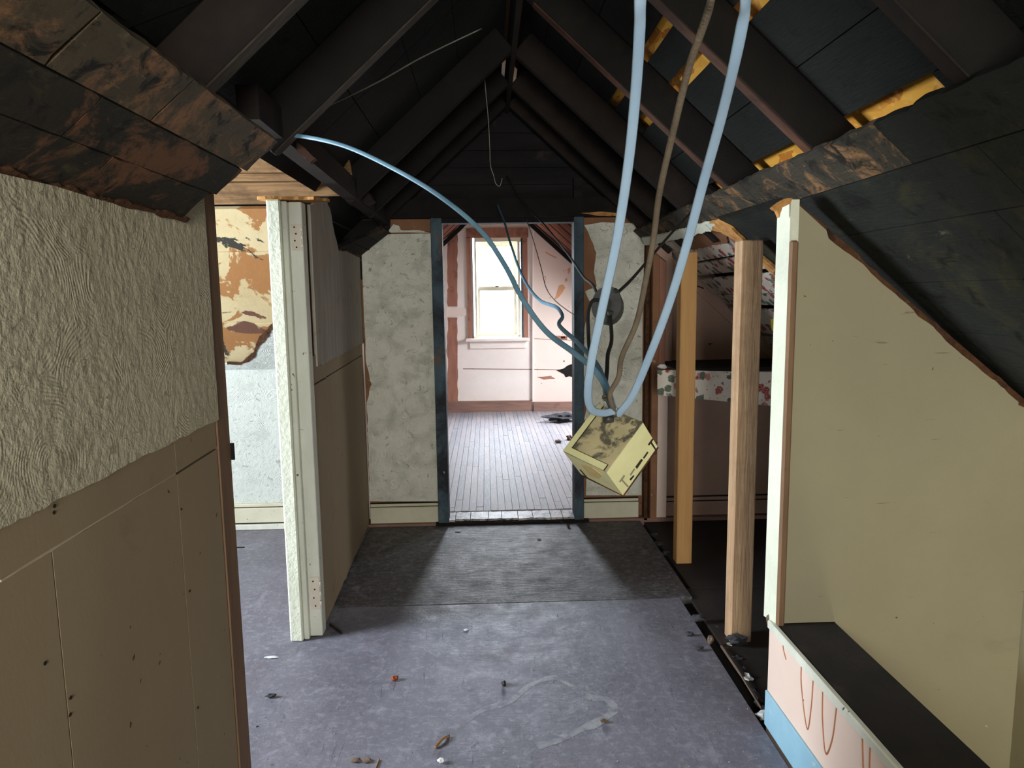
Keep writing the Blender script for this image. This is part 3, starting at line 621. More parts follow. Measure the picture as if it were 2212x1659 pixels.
# ---- right side: stair wall, low wall
SWY = 2.205
wr = prism('wall_right', [(.97, SWY + .012, .37), (1.165, SWY + .012, .37), (1.165, SWY + .012, -2.9), (1.82, SWY + .012, -2.9), (1.82, SWY + .012, aY(2195, 885, SWY).z), (1.0, SWY + .012, aY(1722, 448, SWY).z), (.965, SWY + .012, aY(1715, 440, SWY).z)], (0, .075, 0), M['fibre'], label='cream stairwell wall with sloping torn top edge', cat='wall', **ST)
pl = [aY(*p, SWY) for p in ((1718, 520), (1714, 432), (1785, 497), (1790, 515), (1850, 560), (1975, 672), (2100, 783), (2200, 868), (2200, 875), (2260, 900))]
pts = [V((1.169, SWY, -2.9)), V((1.169, SWY, .385)), V((.985, SWY, .385))] + pl + [V((1.83, SWY, pl[-1].z)), V((1.83, SWY, -2.9))]
prism('wallboard', pts, (0, .012, 0), M['stairwall'], wr, {5: .003, 6: .005, 7: .004, 8: .005, 9: .006}, .02)
te = [aY(*p, SWY + .004) for p in ((1714, 428), (1790, 492), (1862, 560), (1982, 668), (2108, 776), (2215, 866), (2212, 885), (2100, 800), (1975, 695), (1850, 575), (1780, 508))]
prism('torn_edge', te, (0, .03, 0), M['fibre'], wr, .006, .015)
prism('end_board', [(.950, 2.275, .38), (.962, 2.203, .38), (.99, 2.203, .38), (.99, 2.275, .38)], (0, 0, 1.41), M['white_tex'], wr)
box('corner_bead', .961, .988, SWY - .016, SWY + .002, .372, aY(1705, 520, SWY).z, M['brown_trim'], wr, bev=.006)
prism('torn_top', [aY(*p, 2.19) for p in ((1668, 448), (1690, 432), (1712, 428), (1706, 440), (1690, 448), (1684, 470), (1678, 455))], (0, .02, 0), M['fibre_light'], wr, .003, .01)
wr2 = box('wall_right', 1.822, 1.90, -2.4, 2.35, -2.9, 1.30, M['stairwall'], label='pale stairwell side wall at the right edge', cat='wall', **ST)
lump('dent', aY(2130, 1572, SWY + .001), .006, (1, .4, 1), 5, M['stain'], wr2, sub=1)
pn = box('wall_low', .955, 1.16, -2.4, 2.235, -2.9, .362, M['pinkpony'], label='pink low stairwell wall with blue band and black cap', cat='low wall', **ST)
box('blue_band', .947, .956, -2.4, 2.235, 0, .128, M['bluepony'], pn, bev=.002)
box('top_moulding', .946, .966, -2.4, 2.235,   .356, .386, M['white_paint'], pn, bev=.004)
box('cap', .966, 1.168, -2.4, 2.204, .362, .384, M['cap'], pn, bev=.002)
for path in (((1692, 1382), (1692, 1400), (1698, 1425)), ((1731, 1430), (1731, 1480), (1744, 1575), (1752, 1530), (1757, 1462)), ((1777, 1490), (1777, 1560), (1784, 1628), (1797, 1600), (1808, 1520)), ((1863, 1590), (1865, 1659)), ((1880, 1615), (1878, 1680))):
    sweep('rust_drip', [aX(x, y, .9545) for x, y in path],   .0032, .0012, M['rust'], pn, face=V((-1, 0, 0)), sides=6)
lump('broken_corner', aY(1662, 1350, 2.25), .012, (1, 1, 1.6), 9, M['stone'], pn)
st = box('floor', 1.17, 1.82, -2.4, 2.3, -3.0, -2.9, M['cap'], label='stairwell bottom', cat='floor', **ST)

# ---- closet on the right
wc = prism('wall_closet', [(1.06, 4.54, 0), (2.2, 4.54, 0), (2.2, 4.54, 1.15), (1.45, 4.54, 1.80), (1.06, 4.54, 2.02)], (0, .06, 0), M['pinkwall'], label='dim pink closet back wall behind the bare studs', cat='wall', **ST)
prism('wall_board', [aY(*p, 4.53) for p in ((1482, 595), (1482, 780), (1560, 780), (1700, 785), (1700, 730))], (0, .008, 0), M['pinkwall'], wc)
prism('cornice_strip', [aY(*p, 4.515) for p in ((1478, 578), (1492, 580), (1585, 668), (1700, 780), (1700, 805), (1570, 690), (1478, 606))], (0, .012, 0), M['pinkwall'], wc)
box('post', 1.062, 1.105, 4.43, 4.535, .02, 1.88, M['paper_brown'], wc, bev=.003)
box('post', 1.107, 1.150, 4.44, 4.535, 1.02, 1.80, M['farbrown'], wc, bev=.003)
box('post', 1.107, 1.175, 4.45, 4.535, .02, 1.0, M['pinkpony'], wc, bev=.003)
box('post', 1.152, 1.20, 4.46, 4.535, 1.02, 1.72, M['pinkwall'], wc, bev=.003)
prism('brace', [aY(*p, 4.40) for p in ((1412, 524), (1450, 525), (1452, 560), (1440, 565), (1416, 545))], (0, .05, 0), M['pinkwall'], wc)
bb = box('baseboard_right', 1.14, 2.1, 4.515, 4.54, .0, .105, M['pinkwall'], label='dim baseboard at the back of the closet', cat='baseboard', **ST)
box('groove', 1.14, 2.1, 4.52, 4.54, .104, .112, M['groove'], bb); box('moulding', 1.14, 2.1, 4.518, 4.54, .112, .135, M['pinkwall'], bb, bev=.004); box('groove', 1.14, 2.1, 4.522, 4.54, .134, .141, M['groove'], bb)
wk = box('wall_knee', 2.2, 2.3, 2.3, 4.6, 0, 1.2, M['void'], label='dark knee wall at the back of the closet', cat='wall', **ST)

# ---- far room
FY = 8.85
w1x0, w1x1 = aY(1022, 620, FY).x, aY(1126, 620, FY).x; w1z0, w1z1 = aY(1075, 733, FY).z, aY(1075, 512, FY).z
wfar = box('wall_far', -2.4, w1x0, FY, FY + .12, 0, 3.0, M['farwhite'], label='pink and white far room wall around the window', cat='wall', **ST)
box('wall_section', w1x1, 3.0, FY, FY + .12, 0, 3.0, M['farwhite'], wfar); box('wall_section', w1x0, w1x1, FY, FY + .12, 0, w1z0, M['farwhite'], wfar); box('wall_section', w1x0, w1x1, FY, FY + .12, w1z1, 3.0, M['farwhite'], wfar)
def fw(name, pts, th, m, jag=None, base=0.0): return prism(name, [aY(*p, FY - th - base) for p in pts], (0, th, 0), m, wfar, jag, .06)
fw('wallboard', ((1152, 472), (1165, 478), (1245, 575), (1245, 868), (1152, 868)), .03, M['farwall'])
fw('wallboard', ((940, 505), (966, 500), (966, 868), (940, 868)), .03, M['farwall'], {1: .015})
fw('upper_plaster', ((985, 470), (1152, 470), (1152, 492), (1141, 494), (1007, 496), (996, 500), (985, 500)), .008, M['farwall'], {2: .01, 3: .012})
fw('stripped_board', ((966, 500), (988, 495), (988, 662), (966, 662)), .022, M['farbrown'], {1: .008, 3: .008})
fw('stripped_board', ((966, 686), (988, 686), (989, 868), (968, 868)), .022, M['farbrown'], {1: .008, 3: .008})
fw('patch_strip', ((960, 664), (1008, 666), (1008, 682), (960, 684)), .016, M['farwall'], .008)
fw('corner_bead', ((1150, 472), (1154, 472), (1154, 868), (1150, 868)), .045, M['farwhite'])
fw('panel_joint', ((1000, 796), (1150, 797), (1150, 798.5), (1000, 797.5)), .003, M['farbase'])
fw('panel_joint', ((1154, 731), (1240, 735), (1240, 736), (1154, 732)), .003, M['farbase'], None, .03)
fw('panel_joint', ((1154, 797), (1240, 799), (1240, 800), (1154, 798.5)), .003, M['farbase'], None, .03)
fw('stain_patch', ((1207, 618), (1215, 614), (1221, 622), (1214, 634), (1205, 644), (1196, 650), (1203, 632)), .003, M['stain'], .006, .03)
fw('stain_patch', ((1179, 543), (1190, 550), (1203, 556), (1202, 558), (1188, 552), (1178, 546)), .003, M['stain'], .003, .03)
fw('stain_patch', ((1220, 603), (1225, 600), (1226, 606), (1221, 610)), .003, M['stain'], .003, .03)
fw('stain_patch', ((1226, 580), (1232, 578), (1231, 588), (1227, 592)), .003, M['stain'], .003, .03)
fw('outlet_patch', ((1200, 725), (1226, 726), (1225, 735), (1201, 733)), .006, M['farbrown'], None, .03); fw('outlet_hole', ((1212, 727), (1221, 727), (1221, 731), (1212, 731)), .004, M['void'], None, .036)
fw('torn_hole', ((1202, 800), (1218, 796), (1240, 785), (1240, 815), (1222, 815), (1214, 806)), .006, M['soot_wood'], .015, .03)
fw('torn_strip', ((1160, 814), (1190, 812), (1200, 818), (1175, 820)), .004, M['farbrown'], .008, .03)
bb = prism('baseboard_far', [aY(*p, FY - .05) for p in ((930, 868), (1150, 866), (1150, 889), (930, 893))], (0, .05, 0), M['farbase'], label='brown baseboard of the far room left of the corner bead', cat='baseboard', **ST)
bb = prism('baseboard_far', [aY(*p, FY - .08) for p in ((1153, 870), (1260, 868), (1260, 892), (1153, 892))], (0, .05, 0), M['farbase'], label='brown baseboard of the far room right of the corner bead', cat='baseboard', **ST)
fc = empty('ceiling', (RX, 6.7, 2.5), 'brown slatted far room ceiling with pale gaps', 'ceiling', kind='structure')
# the roof here is boarded between rafters; a pale backing shows in the gaps
zoff = .06
for side, P, N_ in ((1, pR, NR), (-1, pL, NL)):
    xe = 2.7 if side > 0 else -2.3
    def quad(nm, x0, x1, y0, y1, off, m):
        prism(nm, [P(x0, y0, off), P(x1, y0, off), P(x1, y1, off), P(x0, y1, off)], N_ * .03, m, fc)
    xm = 1.3 if side > 0 else -1.9
    quad('gap_backing', RX, xm, 4.6, 8.9, .13, M['pale_gap'])
    quad('gap_backing', xm, xe, 7.9, 8.9, .13, M['pale_gap']); quad('gap_backing', xm, xe, 4.6, 6.8, .13, M['pale_gap'])
    quad('gap_backing', 2.1 if side > 0 else -1.9, xe, 6.8, 7.9, .13, M['pale_gap'])
    y = 4.62
    while y < 8.84:
        e = min(y + .40, 8.84)
        quad('ceiling_slat', RX, xm if 6.3 < y < 7.9 else xe, y, e, .112, M['fardeck']); y += .47
    prism('eave_board', [P(RX, FY - .14, .05), P(xe, FY - .14, .05), P(xe, FY - .09, .05), P(RX, FY - .09, .05)], N_ * .05, M['soot_wood'], fc)
wfr = box('wall_far_right', 2.2, 2.3, 4.5, 8.95, 0, 1.2, M['farwall'], label='low far room side wall under the roof window', cat='wall', **ST)
wfl = box('wall_far_left', -2.3, -2.2, 4.62, 8.95, 0, 2.6, M['farwall'], label='far room wall on the side away from the light', cat='wall', **ST)
box('wall_section', -2.3, -.8, 4.6, 4.66, 0, 3.0, M['farwall'], wfl); box('wall_section', 1.05, 2.7, 4.6, 4.66, 0, 3.0, M['farwall'], wfl); box('wall_section', -.8, 1.05, 4.60, 4.64, 2.0, 3.0, M['farwall'], wfl)
box('wall_section', -.8, -.36, 4.6, 4.64, 0, 2.0, M['farwall'], wfl); box('wall_section', .64, 1.05, 4.6, 4.64, 0, 2.0, M['farwall'], wfl)
# window
wn = empty('window_1', (.14, FY, w1z0), 'bright double hung window in the far room with brown stripped casing', 'window', kind='structure')
def wbx(name, x0, y0, x1, y1, ya, yb, m, parent=wn, bev=.0):
    a = aY(x0, y0, FY); b = aY(x1, y1, FY); return box(name, a.x, b.x, ya, yb, b.z, a.z, m, parent, bev)
wbx('casing', 1007, 494, 1141, 513, FY - .03, FY, M['farbrown']); wbx('casing', 1007, 513, 1020, 731, FY - .03, FY, M['farbrown']); wbx('casing', 1129, 513, 1141, 731, FY - .03, FY, M['farbrown'])
wbx('dark_reveal', 1019.5, 515, 1024.5, 731, FY - .034, FY + .02, M['blue_wood']); wbx('dark_reveal', 1124.5, 515, 1130, 731, FY - .034, FY + .02, M['blue_wood'])
for a in ((1024, 514, 1125, 522), (1024, 726, 1125, 732), (1024, 522, 1032, 726), (1117, 522, 1125, 726)): wbx('frame', *a, FY - .02, FY + .10, M['win_paint'])
us = wbx('sash', 1032, 522, 1117, 532, FY + .05, FY + .08, M['win_paint'])
for a in ((1032, 532, 1039.5, 618), (1108, 532, 1117, 618), (1032, 618, 1117, 624)): wbx('sash_rail', *a, FY + .05, FY + .08, M['win_paint'], us)
wbx('pane', 1039.5, 532, 1108, 618, FY + .064, FY + .068, M['glass'], us)
ls = wbx('sash', 1032, 620, 1117, 627, FY + .005, FY + .045, M['win_paint'])
for a in ((1032, 627, 1038.5, 720), (1110, 627, 1117, 720), (1032, 720, 1117, 728)): wbx('sash_rail', *a, FY + .005, FY + .045, M['win_paint'], ls)
wbx('pane', 1038.5, 627, 1110, 720, FY + .02, FY + .024, M['glass'], ls)
wbx('sash_lock', 1070, 617.5, 1077, 620, FY - .0, FY + .03, M['metal_box'], ls)
wbx('sill', 1006, 731, 1143, 735.5, FY - .09, FY, M['farwhite'], bev=.006); wbx('apron', 1015, 735.5, 1136, 751, FY - .025, FY, M['farwhite'])

# ---- shell behind the camera and outside faces
wbk = box('wall_behind', -3.4, -.35, -2.5, -2.4, -.1, 3.0, M['stairwall'], label='hall end wall behind the viewer with window opening', cat='wall', **ST)
box('wall_section', .55, 2.4, -2.5, -2.4, -3.0, 3.0, M['stairwall'], wbk); box('wall_section', -.35, .55, -2.5, -2.4, -.1, .95, M['stairwall'], wbk); box('wall_section', -.35, .55, -2.5, -2.4, 2.1, 3.0, M['stairwall'], wbk)

# ================================================================== THINGS
box('wall_stud', 1.037, 1.128, 2.825, 2.905, -.012, aY(1590, 520, 2.86).z, M['stud1'], bev=.004, label='rough grained wooden stud nearest the stairwell wall', cat='stud', group='bare studs in front of the closet')
box('wall_stud', 1.045, 1.133, 3.725, 3.80, -.012, aY(1465, 545, 3.76).z, M['stud2'], bev=.004, label='smooth yellowish wooden stud farther back by the pink closet post', cat='stud', group='bare studs in front of the closet')
o = box('closet_shelf', 1.152, 2.1, 4.0, 4.512, 1.045, 1.068, M['soot_wood'], label='dark closet shelf with rose papered front edge', cat='shelf')
f_ = mesh('fascia', [aY(1420, 799, 3.995), aY(1720, 805, 3.995), aY(1720, 882, 3.995), aY(1420, 853, 3.995), aY(1420, 799, 4.008), aY(1720, 805, 4.008), aY(1720, 882, 4.008), aY(1420, 853, 4.008)], [(0, 1, 2, 3), (7, 6, 5, 4), (0, 4, 5, 1), (1, 5, 6, 2), (2, 6, 7, 3), (3, 7, 4, 0)], M['floral'])
def adopt(part, thing):
    off = V(part.location) - V(thing.location)
    part.parent = thing; part.matrix_parent_inverse = Matrix.Identity(4); part.location = off
adopt(f_, o)
lump('plaster_shard', aY(1430, 797, 3.97), .03, (1, .5, .45), 4, M['chip_white'], label='white plaster shard on the end of the dark shelf', cat='plaster')
sweep('coat_hook', [aY(*p, 4.48) for p in ((1492, 625), (1491, 612), (1490, 603), (1496, 601), (1500, 607), (1496, 616), (1506, 618), (1520, 623))], .004, .004, M['cable_dark'], label='black wire coat hook on the closet wall', cat='hook')
mesh('yellow_tag', [aY(1664, 690, 3.0), aY(1671, 688, 3.0), aY(1671, 716, 3.0), aY(1667, 714, 3.0), aY(1664, 690, 3.003), aY(1671, 688, 3.003), aY(1671, 716, 3.003), aY(1667, 714, 3.003)], [(0, 1, 2, 3), (7, 6, 5, 4), (0, 4, 5, 1), (1, 5, 6, 2), (2, 6, 7, 3), (3, 7, 4, 0)], M['yellow'], label='bright yellow tag beside the white wall end', cat='tag')
# small electrical box lying on closet floor
p0 = aZ(1606, 1182, -.012); e = empty('outlet_box', p0, 'small grey metal outlet box lying on the closet floor', 'outlet box')
R0 = Matrix.Rotation(.5, 3, 'Z') @ Matrix.Rotation(.35, 3, 'Y')
def lb(c, s, nm, m): return obox(nm, p0 + R0 @ V(c), R0 @ V((s[0], 0, 0)), R0 @ V((0, s[1], 0)), R0 @ V((0, 0, s[2])), m, e)
lb((0, 0, .055), (.022, .028, .045), 'body', M['slot_grey']); lb((0, -.03, .055), (.018, .002, .040), 'opening', M['hole']); lb((0, 0, .104), (.014, .004, .004), 'mounting_ear', M['slot_grey'])

# ---- hanging yellowed box
D0 = V(aY(1309, 1019, 1.27)); depth = FWD.dot(D0 - CAM); k = depth / F
def cv(a, b, c): return (RIGHT * a + UP * b + FWD * c) * k
U_, V_, W_ = cv(86, 106, 38), cv(-85, 35, 95), cv(36, -47, 49.6) * 1.33
u, v, w_ = U_.normalized(), V_.normalized(), W_.normalized(); LU, LV, LW_ = U_.length, V_.length, W_.length
def bp3(a, b, c): return D0 + u * a + v * b + w_ * c
eb = empty('fixture_box', bp3(LU / 2, LV / 2, LW_), 'yellowed metal fixture box with slotted side hanging from the cables', 'fixture box')
def slab3(name, a0, a1, b0, b1, c0, c1, m, parent=eb, bev=0):
    vs = [bp3(a, b, c) for a in (a0, a1) for b in (b0, b1) for c in (c0, c1)]
    o = mesh(name, vs, BF, m, parent)
    if bev: bevel(o, bev)
    return o
th = .003
top = slab3('top_plate', 0, LU, 0, LV, 0, th, M['ebox_top'])
slab3('side_plate', 0, LU, 0, th, th, LW_, M['ebox'])              # right face (v=0)
slab3('side_plate', 0, th, th, LV, th, LW_, M['ebox'])             # left-front face (u=0)
slab3('side_plate', LU - th, LU, th, LV, th, LW_, M['ebox']); slab3('side_plate', th, LU - th, LV - th, LV, th, LW_, M['ebox'])
rw = .013
slab3('rim', 0, LU, LV - rw, LV, -.0025, 0, M['ebox'], top); slab3('rim', 0, rw, .006, LV - rw, -.0025, 0, M['ebox'], top)
slab3('seam', rw, LU, LV - rw - .0014, LV - rw, -.0018, 0, M['slot'], top); slab3('seam', rw, rw + .0014, .006, LV - rw, -.0018, 0, M['slot'], top); slab3('seam', 0, rw + .001, .0045, .006, -.0018, 0, M['slot'], top)
def onright(px, py): return hit(px, py, v, v.dot(D0) - .0006)
def slot(name, pts, m): return prism(name, [onright(*p) for p in pts], v * -.0012, m, eb)
def q(zx, zy): return (1200 + zx / 7.54, 860 + zy / 7.54)
slot('slot_mark', [q(1505, 755), q(1575, 658), q(1590, 668), q(1562, 712), q(1645, 845), q(1630, 858), q(1545, 735), q(1520, 770)], M['slot'])
slot('slot_mark', [q(1035, 1360), q(1110, 1250), q(1128, 1262), q(1090, 1325), q(1188, 1435), q(1170, 1450), q(1070, 1340), q(1050, 1370)], M['slot_grey'])
slot('slot', [q(1424, 972), q(1495, 872), q(1508, 882), q(1438, 985)], M['slot'])
slot('slot', [q(1300, 1120), q(1395, 990), q(1420, 1002), q(1322, 1150)], M['slot'])
slot('slot', [q(1208, 1245), q(1280, 1145), q(1292, 1155), q(1222, 1260)], M['slot_grey'])
slot('scorch_mark', [q(1205, 1320), q(1270, 1255), q(1278, 1265), q(1220, 1340)], M['hole'])
slot('screw_hole', [q(1630, 715), q(1650, 710), q(1658, 735), q(1638, 745)], M['slot'])
def onleft(px, py): return hit(px, py, u, u.dot(D0) - .0006)
prism('slot', [onleft(*q(*p)) for p in ((395, 1160), (410, 1165), (515, 1285), (500, 1285))], u * -.0012, M['slot'], eb)
prism('rust_patch', [onleft(*q(*p)) for p in ((420, 1080), (600, 1130), (760, 1250), (700, 1310), (560, 1250))], u * -.0008, M['ebox_stain'], eb, .002, .006)
cc = bp3(LU * .74, LV * .52, 0)
lump('cable_clamp', cc - w_ * .004, .011, (1, 1, .8), 12, M['metal_box'], eb, sub=2)
sweep('rim_edge', [bp3(0, LV, LW_), bp3(0, 0, LW_), bp3(LU, 0, LW_)], .0022, .0022, M['fibre'], eb, sub=1, sides=6)

# ---- round junction box
jc = V(aY(1312, 660, 1.85)); jb2 = empty('junction_box', jc - V((0, 0, .06)), 'round sooty steel junction box hanging between the cables', 'junction box')
ax = V((-.35, -.9, .25)).normalized(); s1 = ax.cross(V((0, 0, 1))).normalized(); s2 = s1.cross(ax)
def disc(name, c0, c1, r, m, n=20, r1=None):
    r1 = r1 or r; vs = []; fs = []
    for c, rr in ((c0, r), (c1, r1)):
        for i in range(n): vs.append(jc + ax * c + (s1 * math.cos(i * 2 * math.pi / n) * .82 + s2 * math.sin(i * 2 * math.pi / n)) * rr)
    fs = [tuple(range(n)), tuple(range(n, 2 * n))] + [(i, (i + 1) % n, n + (i + 1) % n, n + i) for i in range(n)]
    return mesh(name, vs, fs, m, jb2)
disc('body', -.030, .010, .048, M['metal_box']); disc('cover', .010, .014, .051, M['metal_box'], r1=.049); disc('knockout', .0135, .0155, .017, M['cable_dark'])
lump('cable_clamp', V(aY(1330, 636, 1.84)), .010, (1, 1, .8), 2, M['cable_dark'], jb2, sub=1); lump('cable_clamp', V(aY(1318, 684, 1.80)), .010, (1, 1, .9), 6, M['metal_box'], jb2, sub=1)

# ---- cables: (px, py, depth y)
def cab(name, pts, rw, rt, m, label, twin=False, **k):
    return sweep(name, [aY(*p) for p in pts], rw, rt, m, label=label, cat='cable', group='loose wires hanging from the roof', twin=twin, **k)
topA = pR(.26, .72); topB = pR(.43, .62); topC = pR(.36, .66)
def cab2(name, start, pts, *a, **k):
    m, label = a[2], a[3]
    return sweep(name, [start] + [aY(*p) for p in pts], a[0], a[1], m, label=label, cat='cable', group='loose wires hanging from the roof', **k)
cab2('flat_cable', topA, [(1386, -40, .80), (1382, 60, .84), (1374, 190, .90), (1358, 350, .97), (1332, 520, 1.04), (1298, 680, 1.10), (1276, 790, 1.15), (1270, 860, 1.19), (1280, 886, 1.22), (1305, 892, 1.25), (1331, 889, 1.275), (1333, 897, 1.28)], .0072, .003, M['cable_blue'], 'pale blue flat cable looping down left of the fixture box', twin=True)
cab2('flat_cable', topB, [(1622, -50, .72), (1606, 40, .76), (1588, 130, .80), (1556, 262, .88), (1520, 392, .96), (1486, 520, 1.03), (1448, 648, 1.10), (1398, 782, 1.18), (1362, 862, 1.24), (1340, 890, 1.27), (1334, 898, 1.28)], .0072, .003, M['cable_blue'], 'pale blue flat cable running down right of the fixture box', twin=True)
cab2('cloth_cable', topC, [(1545, -40, .74), (1528, 30, .78), (1490, 140, .84), (1454, 285, .92), (1424, 420, 1.0), (1411, 520, 1.06), (1396, 600, 1.1), (1374, 700, 1.16), (1342, 775, 1.2), (1336, 815, 1.22), (1318, 850, 1.24), (1322, 875, 1.26), (1330, 896, 1.28)], .0048, .0042, M['cable_brown'], 'grey brown cloth cable between the two pale flat cables')
cab('long_cable', [(606, 292, 2.25), (640, 293, 2.22), (740, 314, 2.1), (850, 364, 1.98), (950, 424, 1.87), (1040, 500, 1.76), (1090, 572, 1.68), (1130, 648, 1.6), (1180, 716, 1.52), (1240, 762, 1.44), (1285, 800, 1.37), (1305, 830, 1.33), (1318, 868, 1.29), (1332, 896, 1.28)], .0062, .003, M['cable_steel'], 'long blue cable sagging from the left beam to the fixture box', twin=True)
cab('dropping_cable', [(1074, 440, 4.42), (1088, 475, 4.0), (1104, 530, 3.3), (1130, 600, 2.7), (1165, 648, 2.25), (1205, 666, 1.95), (1215, 684, 1.85), (1208, 702, 1.75), (1250, 742, 1.6), (1290, 788, 1.45), (1305, 820, 1.35), (1316, 850, 1.31), (1330, 896, 1.28)], .0055, .003, M['cable_steel'], 'blue cable dropping in front of the far window and kinking midway', twin=True)
cab('thin_wire', [(1136, 470, 4.46), (1150, 512, 4.2), (1168, 575, 3.8), (1180, 622, 3.4), (1200, 650, 3.0), (1222, 668, 2.8), (1240, 680, 2.7)], .0022, .0022, M['cable_brown'], 'thin brown wire curving past the right of the far window', sides=6)
cab('black_cable', [(1095, 380, 4.44), (1135, 440, 4.2), (1180, 490, 3.6), (1232, 556, 2.8), (1262, 600, 2.2), (1282, 618, 1.95), (1293, 642, 1.86)], .0042, .0042, M['cable_dark'], 'black cable running from the far beam into the round junction box', sides=8)
cab('black_cable', [(1330, 636, 1.84), (1362, 606, 2.05), (1400, 562, 2.35), (1452, 502, 2.7), (1500, 450, 2.95), (1508, 440, 3.0)], .0048, .0048, M['cable_dark'], 'dark cable stretched from the junction box up to the right ceiling', sides=8)
cab('black_cable', [(1296, 648, 1.84), (1280, 650, 1.82), (1271, 672, 1.8), (1271, 720, 1.76), (1274, 760, 1.68), (1284, 790, 1.55), (1305, 835, 1.4), (1320, 865, 1.32), (1332, 897, 1.285)], .0048, .0048, M['cable_dark'], 'dark cable bowing out from the left of the junction box', sides=8)
cab('black_cable', [(1318, 680, 1.80), (1321, 735, 1.7), (1313, 765, 1.62), (1311, 800, 1.52), (1307, 845, 1.4), (1312, 862, 1.34), (1328, 897, 1.285)], .005, .005, M['cable_dark'], 'dark cable hanging straight below the junction box', sides=8)
sweep('cable_tie', [aY(1303, 860, 1.29), aY(1305, 855, 1.27), aY(1316, 856, 1.26), aY(1322, 862, 1.27), aY(1314, 866, 1.30), aY(1304, 862, 1.30)], .0028, .0028, M['cable_brown'], label='old wire twisted round the cables just above the fixture box', cat='wire tie', sides=6)
cab('black_cable', [(1628, 560, 2.99), (1634, 590, 2.99), (1632, 640, 2.99), (1626, 720, 2.99), (1624, 800, 2.99), (1620, 860, 2.99), (1614, 930, 2.99)], .005, .005, M['cable_dark'], 'black cable hanging behind the near stud in the closet', sides=8)
sweep('string_or_ridge_edge', [aY(*p, 3.6) for p in ((1046, 160), (1050, 205), (1055, 260), (1058, 320), (1060, 360), (1066, 378), (1072, 398), (1079, 402), (1085, 385))], .0022, .0022, M['string'], label='pale knotted string hanging from the dark gable rafters', cat='string', sides=5)
sweep('string_or_ridge_edge', [aY(*p) for p in ((1122, 4, 3.0), (1114, 60, 3.3), (1110, 120, 3.7), (1106, 190, 4.1))], .0025, .0025, M['string'], label='thin strand standing in for the light edge of the ridge board', cat='string', sides=5)  # strand drawn in place of the ridge board's light edge, not a cord
sweep('cobweb_strand', [aY(*p) for p in ((690, 238, 2.5), (760, 205, 2.6), (830, 170, 2.7), (900, 130, 2.8), (960, 100, 2.9), (1040, 62, 3.0))], .0028, .0028, M['string'], label='dusty strand sagging between the left rafters', cat='cobweb', sides=5)

# ---- debris on the floor
def deb(name, px, py, r, sq, m, label, cat='debris', z=0.0, seed=None, rough=.45, sub=2, group=None):
    p = aZ(px, py, z); return lump(name, p, r, sq, seed or px, m, label=label, cat=cat, rough=rough, sub=sub, group=group)
deb('stone', 1534, 1392, .016, (.9, .8, 1.3), M['stone'], 'brown stone at the foot of the near stud', 'stone')
deb('dried_leaf', 853, 1470, .013, (1.1, .9, .8), M['leaf'], 'small crumpled red leaf on the lit floor', 'leaf', rough=.7)
deb('paint_chip', 586, 1421, .022, (1.3, .5, .12), M['chip_white'], 'elongated white paint chip near the side doorway', 'paint chip')
deb('paint_chip', 1007, 1362, .010, (1.2, .8, .4), M['chip_white'], 'white paint chip in the middle of the hall floor', 'paint chip')
deb('paint_chip', 1165, 1165, .014, (1, .8, .3), M['chip_white'], 'white paint chip just before the far doorway', 'paint chip')
deb('paint_chip', 990, 1149, .014, (1.4, .6, .2), M['chip_white'], 'flat white chip at the left of the far threshold', 'paint chip')
deb('rubble', 1506, 1342, .022, (1.4, .8, .7), M['rubble_dark'], 'ragged dark clump beside the floor gap left of the near stud', 'rubble', rough=.9)
deb('rubble', 1490, 1374, .013, (1.3, .9, .8), M['rubble_dark'], 'small dark clump on the floor below the ragged clump', 'rubble', rough=.9)
deb('rubble', 1512, 1406, .012, (1.3, .8, .7), M['rubble_dark'], 'small dark clump left of the brown stone', 'rubble', rough=.9)
deb('rubble', 1592, 1392, .030, (1.3, .9, .7), M['rubble_dark'], 'blue grey clump of rubble just right of the near stud', 'rubble', rough=.8)
deb('rubble', 587, 1507, .012, (1.6, .7, .6), M['rubble_dark'], 'dark crumb on the floor beside the near left wall', 'rubble', rough=.7)
deb('rubble', 1088, 1482, .013, (.7, 1.4, .6), M['rubble_dark'], 'dark curled crumb above the pale floor outline', 'rubble', rough=.7)
deb('rubble', 1304, 1561, .009, (1.4, .8, .7), M['stone'], 'brown crumb right of the pale floor outline', 'rubble', rough=.7)
deb('rubble', 953, 1648, .010, (1.2, .8, .7), M['chip_white'], 'pale pebble at the bottom edge of the floor', 'rubble')
deb('rubble', 768, 1645, .011, (1.5, 1, .5), M['stone'], 'grey flat pebble at the bottom of the floor near the left', 'rubble')
deb('rubble', 793, 1645, .011, (1.4, 1, .5), M['stone'], 'grey flat pebble next to the splinter at the bottom', 'rubble')
a, b = aZ(940, 1615, .004), aZ(970, 1590, .004)
sweep('wood_splinter', [a, a.lerp(b, .5) + V((0, .004, .006)), b], .006, .004, M['chip_wood'], label='brown wood splinter with dark end on the lower floor', cat='splinter', sides=6)
a, b = aZ(812, 1659, .003), aZ(819, 1640, .003); sweep('wood_splinter', [a, a.lerp(b, .5), b], .003, .0025, M['chip_wood'], label='thin upright splinter at the bottom edge of the floor', cat='splinter', sides=6)
a, b = aZ(712, 1350, .003), aZ(738, 1369, .003); sweep('wood_splinter', [a, a.lerp(b, .5), b], .010, .003, M['rafter'], label='flat wood strip lying at the base of the hinged jamb', cat='splinter', sides=6)
a, b = aZ(1558, 1395, .0), aZ(1645, 1530, .0); sweep('wood_splinter', [a, a.lerp(b, .5) + V((0, 0, .004)), b], .006, .004, M['stone'], label='long lath lying in the dark floor gap', cat='splinter', sides=6)
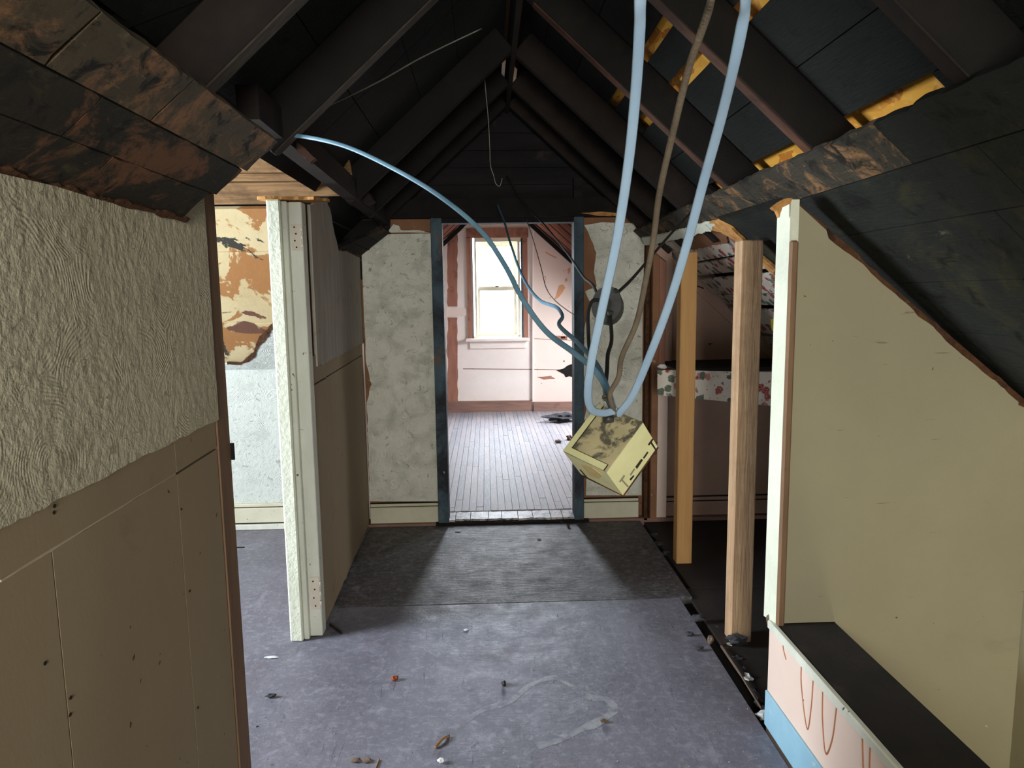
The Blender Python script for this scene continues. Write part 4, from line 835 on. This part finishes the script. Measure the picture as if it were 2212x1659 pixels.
for i, (px, py, r) in enumerate(((1575, 1400, .014), (1592, 1430, .017), (1606, 1452, .014), (1618, 1475, .018), (1630, 1500, .013), (1640, 1528, .016), (1652, 1556, .02), (1548, 1360, .012), (1520, 1318, .01), (1672, 1585, .012))):
    deb('gap_rubble', px, py, r, (1.1, 1.2, .7), M['rubble_dark'] if i % 3 else M['chip_white'], 'lump of rubble in the dark gap along the low wall', 'rubble', z=-.03, rough=.9, group='rubble in the floor gap')
for i, (px, py, r) in enumerate(((1412, 1160, .02), (1425, 1180, .025), (1438, 1200, .02), (1420, 1140, .018))):
    deb('gap_rubble', px, py, r, (1.1, 1.3, .5), M['rubble_dark'], 'lump of rubble by the foot of the far stud', 'rubble', z=-.03, rough=.9, group='rubble by the far stud')
deb('charred_heap', 1213, 911, .11, (1.5, 1, .35), M['rubble_dark'], 'flat heap of charred scraps on the far room floor', 'debris', z=.03, rough=.9, sub=3)
deb('tile_scrap', 1206, 957, .03, (1.3, .8, .5), M['stone'], 'brown scrap on the bright far room floor', 'debris', z=.03, rough=.8)
deb('tile_scrap', 1230, 951, .04, (.8, .8, .7), M['stone'], 'larger scrap by the right jamb in the far room', 'debris', z=.03, rough=.8)
deb('tile_scrap', 1213, 1130, .009, (1, 1, .7), M['rubble_dark'], 'black crumb before the threshold on the right', 'debris', rough=.8)
deb('tile_scrap', 1228, 1138, .009, (1, 1, .8), M['rubble_dark'], 'black crumb nearest the right door jamb', 'debris', rough=.8)

# pale outline left on the floor where something was glued
ring = ((1010, 1553), (1040, 1535), (1100, 1515), (1150, 1478), (1200, 1464), (1228, 1478), (1275, 1506), (1310, 1510), (1326, 1532), (1300, 1555), (1240, 1582), (1200, 1600), (1160, 1612))
pts = [aZ(x, y, .0004) for x, y in ring]
path = smoothpath(pts, 5); vs = []; fs = []
for i, p in enumerate(path):
    tn = (path[min(i + 1, len(path) - 1)] - path[max(i - 1, 0)]).normalized(); nn = V((-tn.y, tn.x, 0))
    wd = .017 + .012 * noise.noise(p * 12) + .006 * noise.noise(p * 60)
    vs += [p + nn * wd, p - nn * wd]
for i in range(len(path) - 1): fs.append((2 * i, 2 * i + 1, 2 * i + 3, 2 * i + 2))
mesh('glue_residue', vs, fs, M['residue'], floor)
# loose grit
vs = []; fs = []
for i in range(900):
    px = random.uniform(540, 1640); py = 1290 + 369 * random.random() ** .8
    p = aZ(px, py, 0)
    if p.x < -.75 and p.y < 1.97 or p.x > .93: continue
    r = random.uniform(.0008, .0026) * (2.0 if random.random() < .06 else 1); b = len(vs)
    for q_ in ((1, 0, .2), (-.5, .8, .2), (-.5, -.8, .2), (0, 0, 1.1)):
        vs.append(p + V((q_[0] * r * random.uniform(.7, 1.5), q_[1] * r, q_[2] * r)))
    fs += [(b, b + 1, b + 3), (b + 1, b + 2, b + 3), (b + 2, b, b + 3), (b, b + 2, b + 1)]
mesh('loose_grit', vs, fs, M['grit'], label='fine pale grit scattered over the hall floor', cat='grit', kind='stuff')
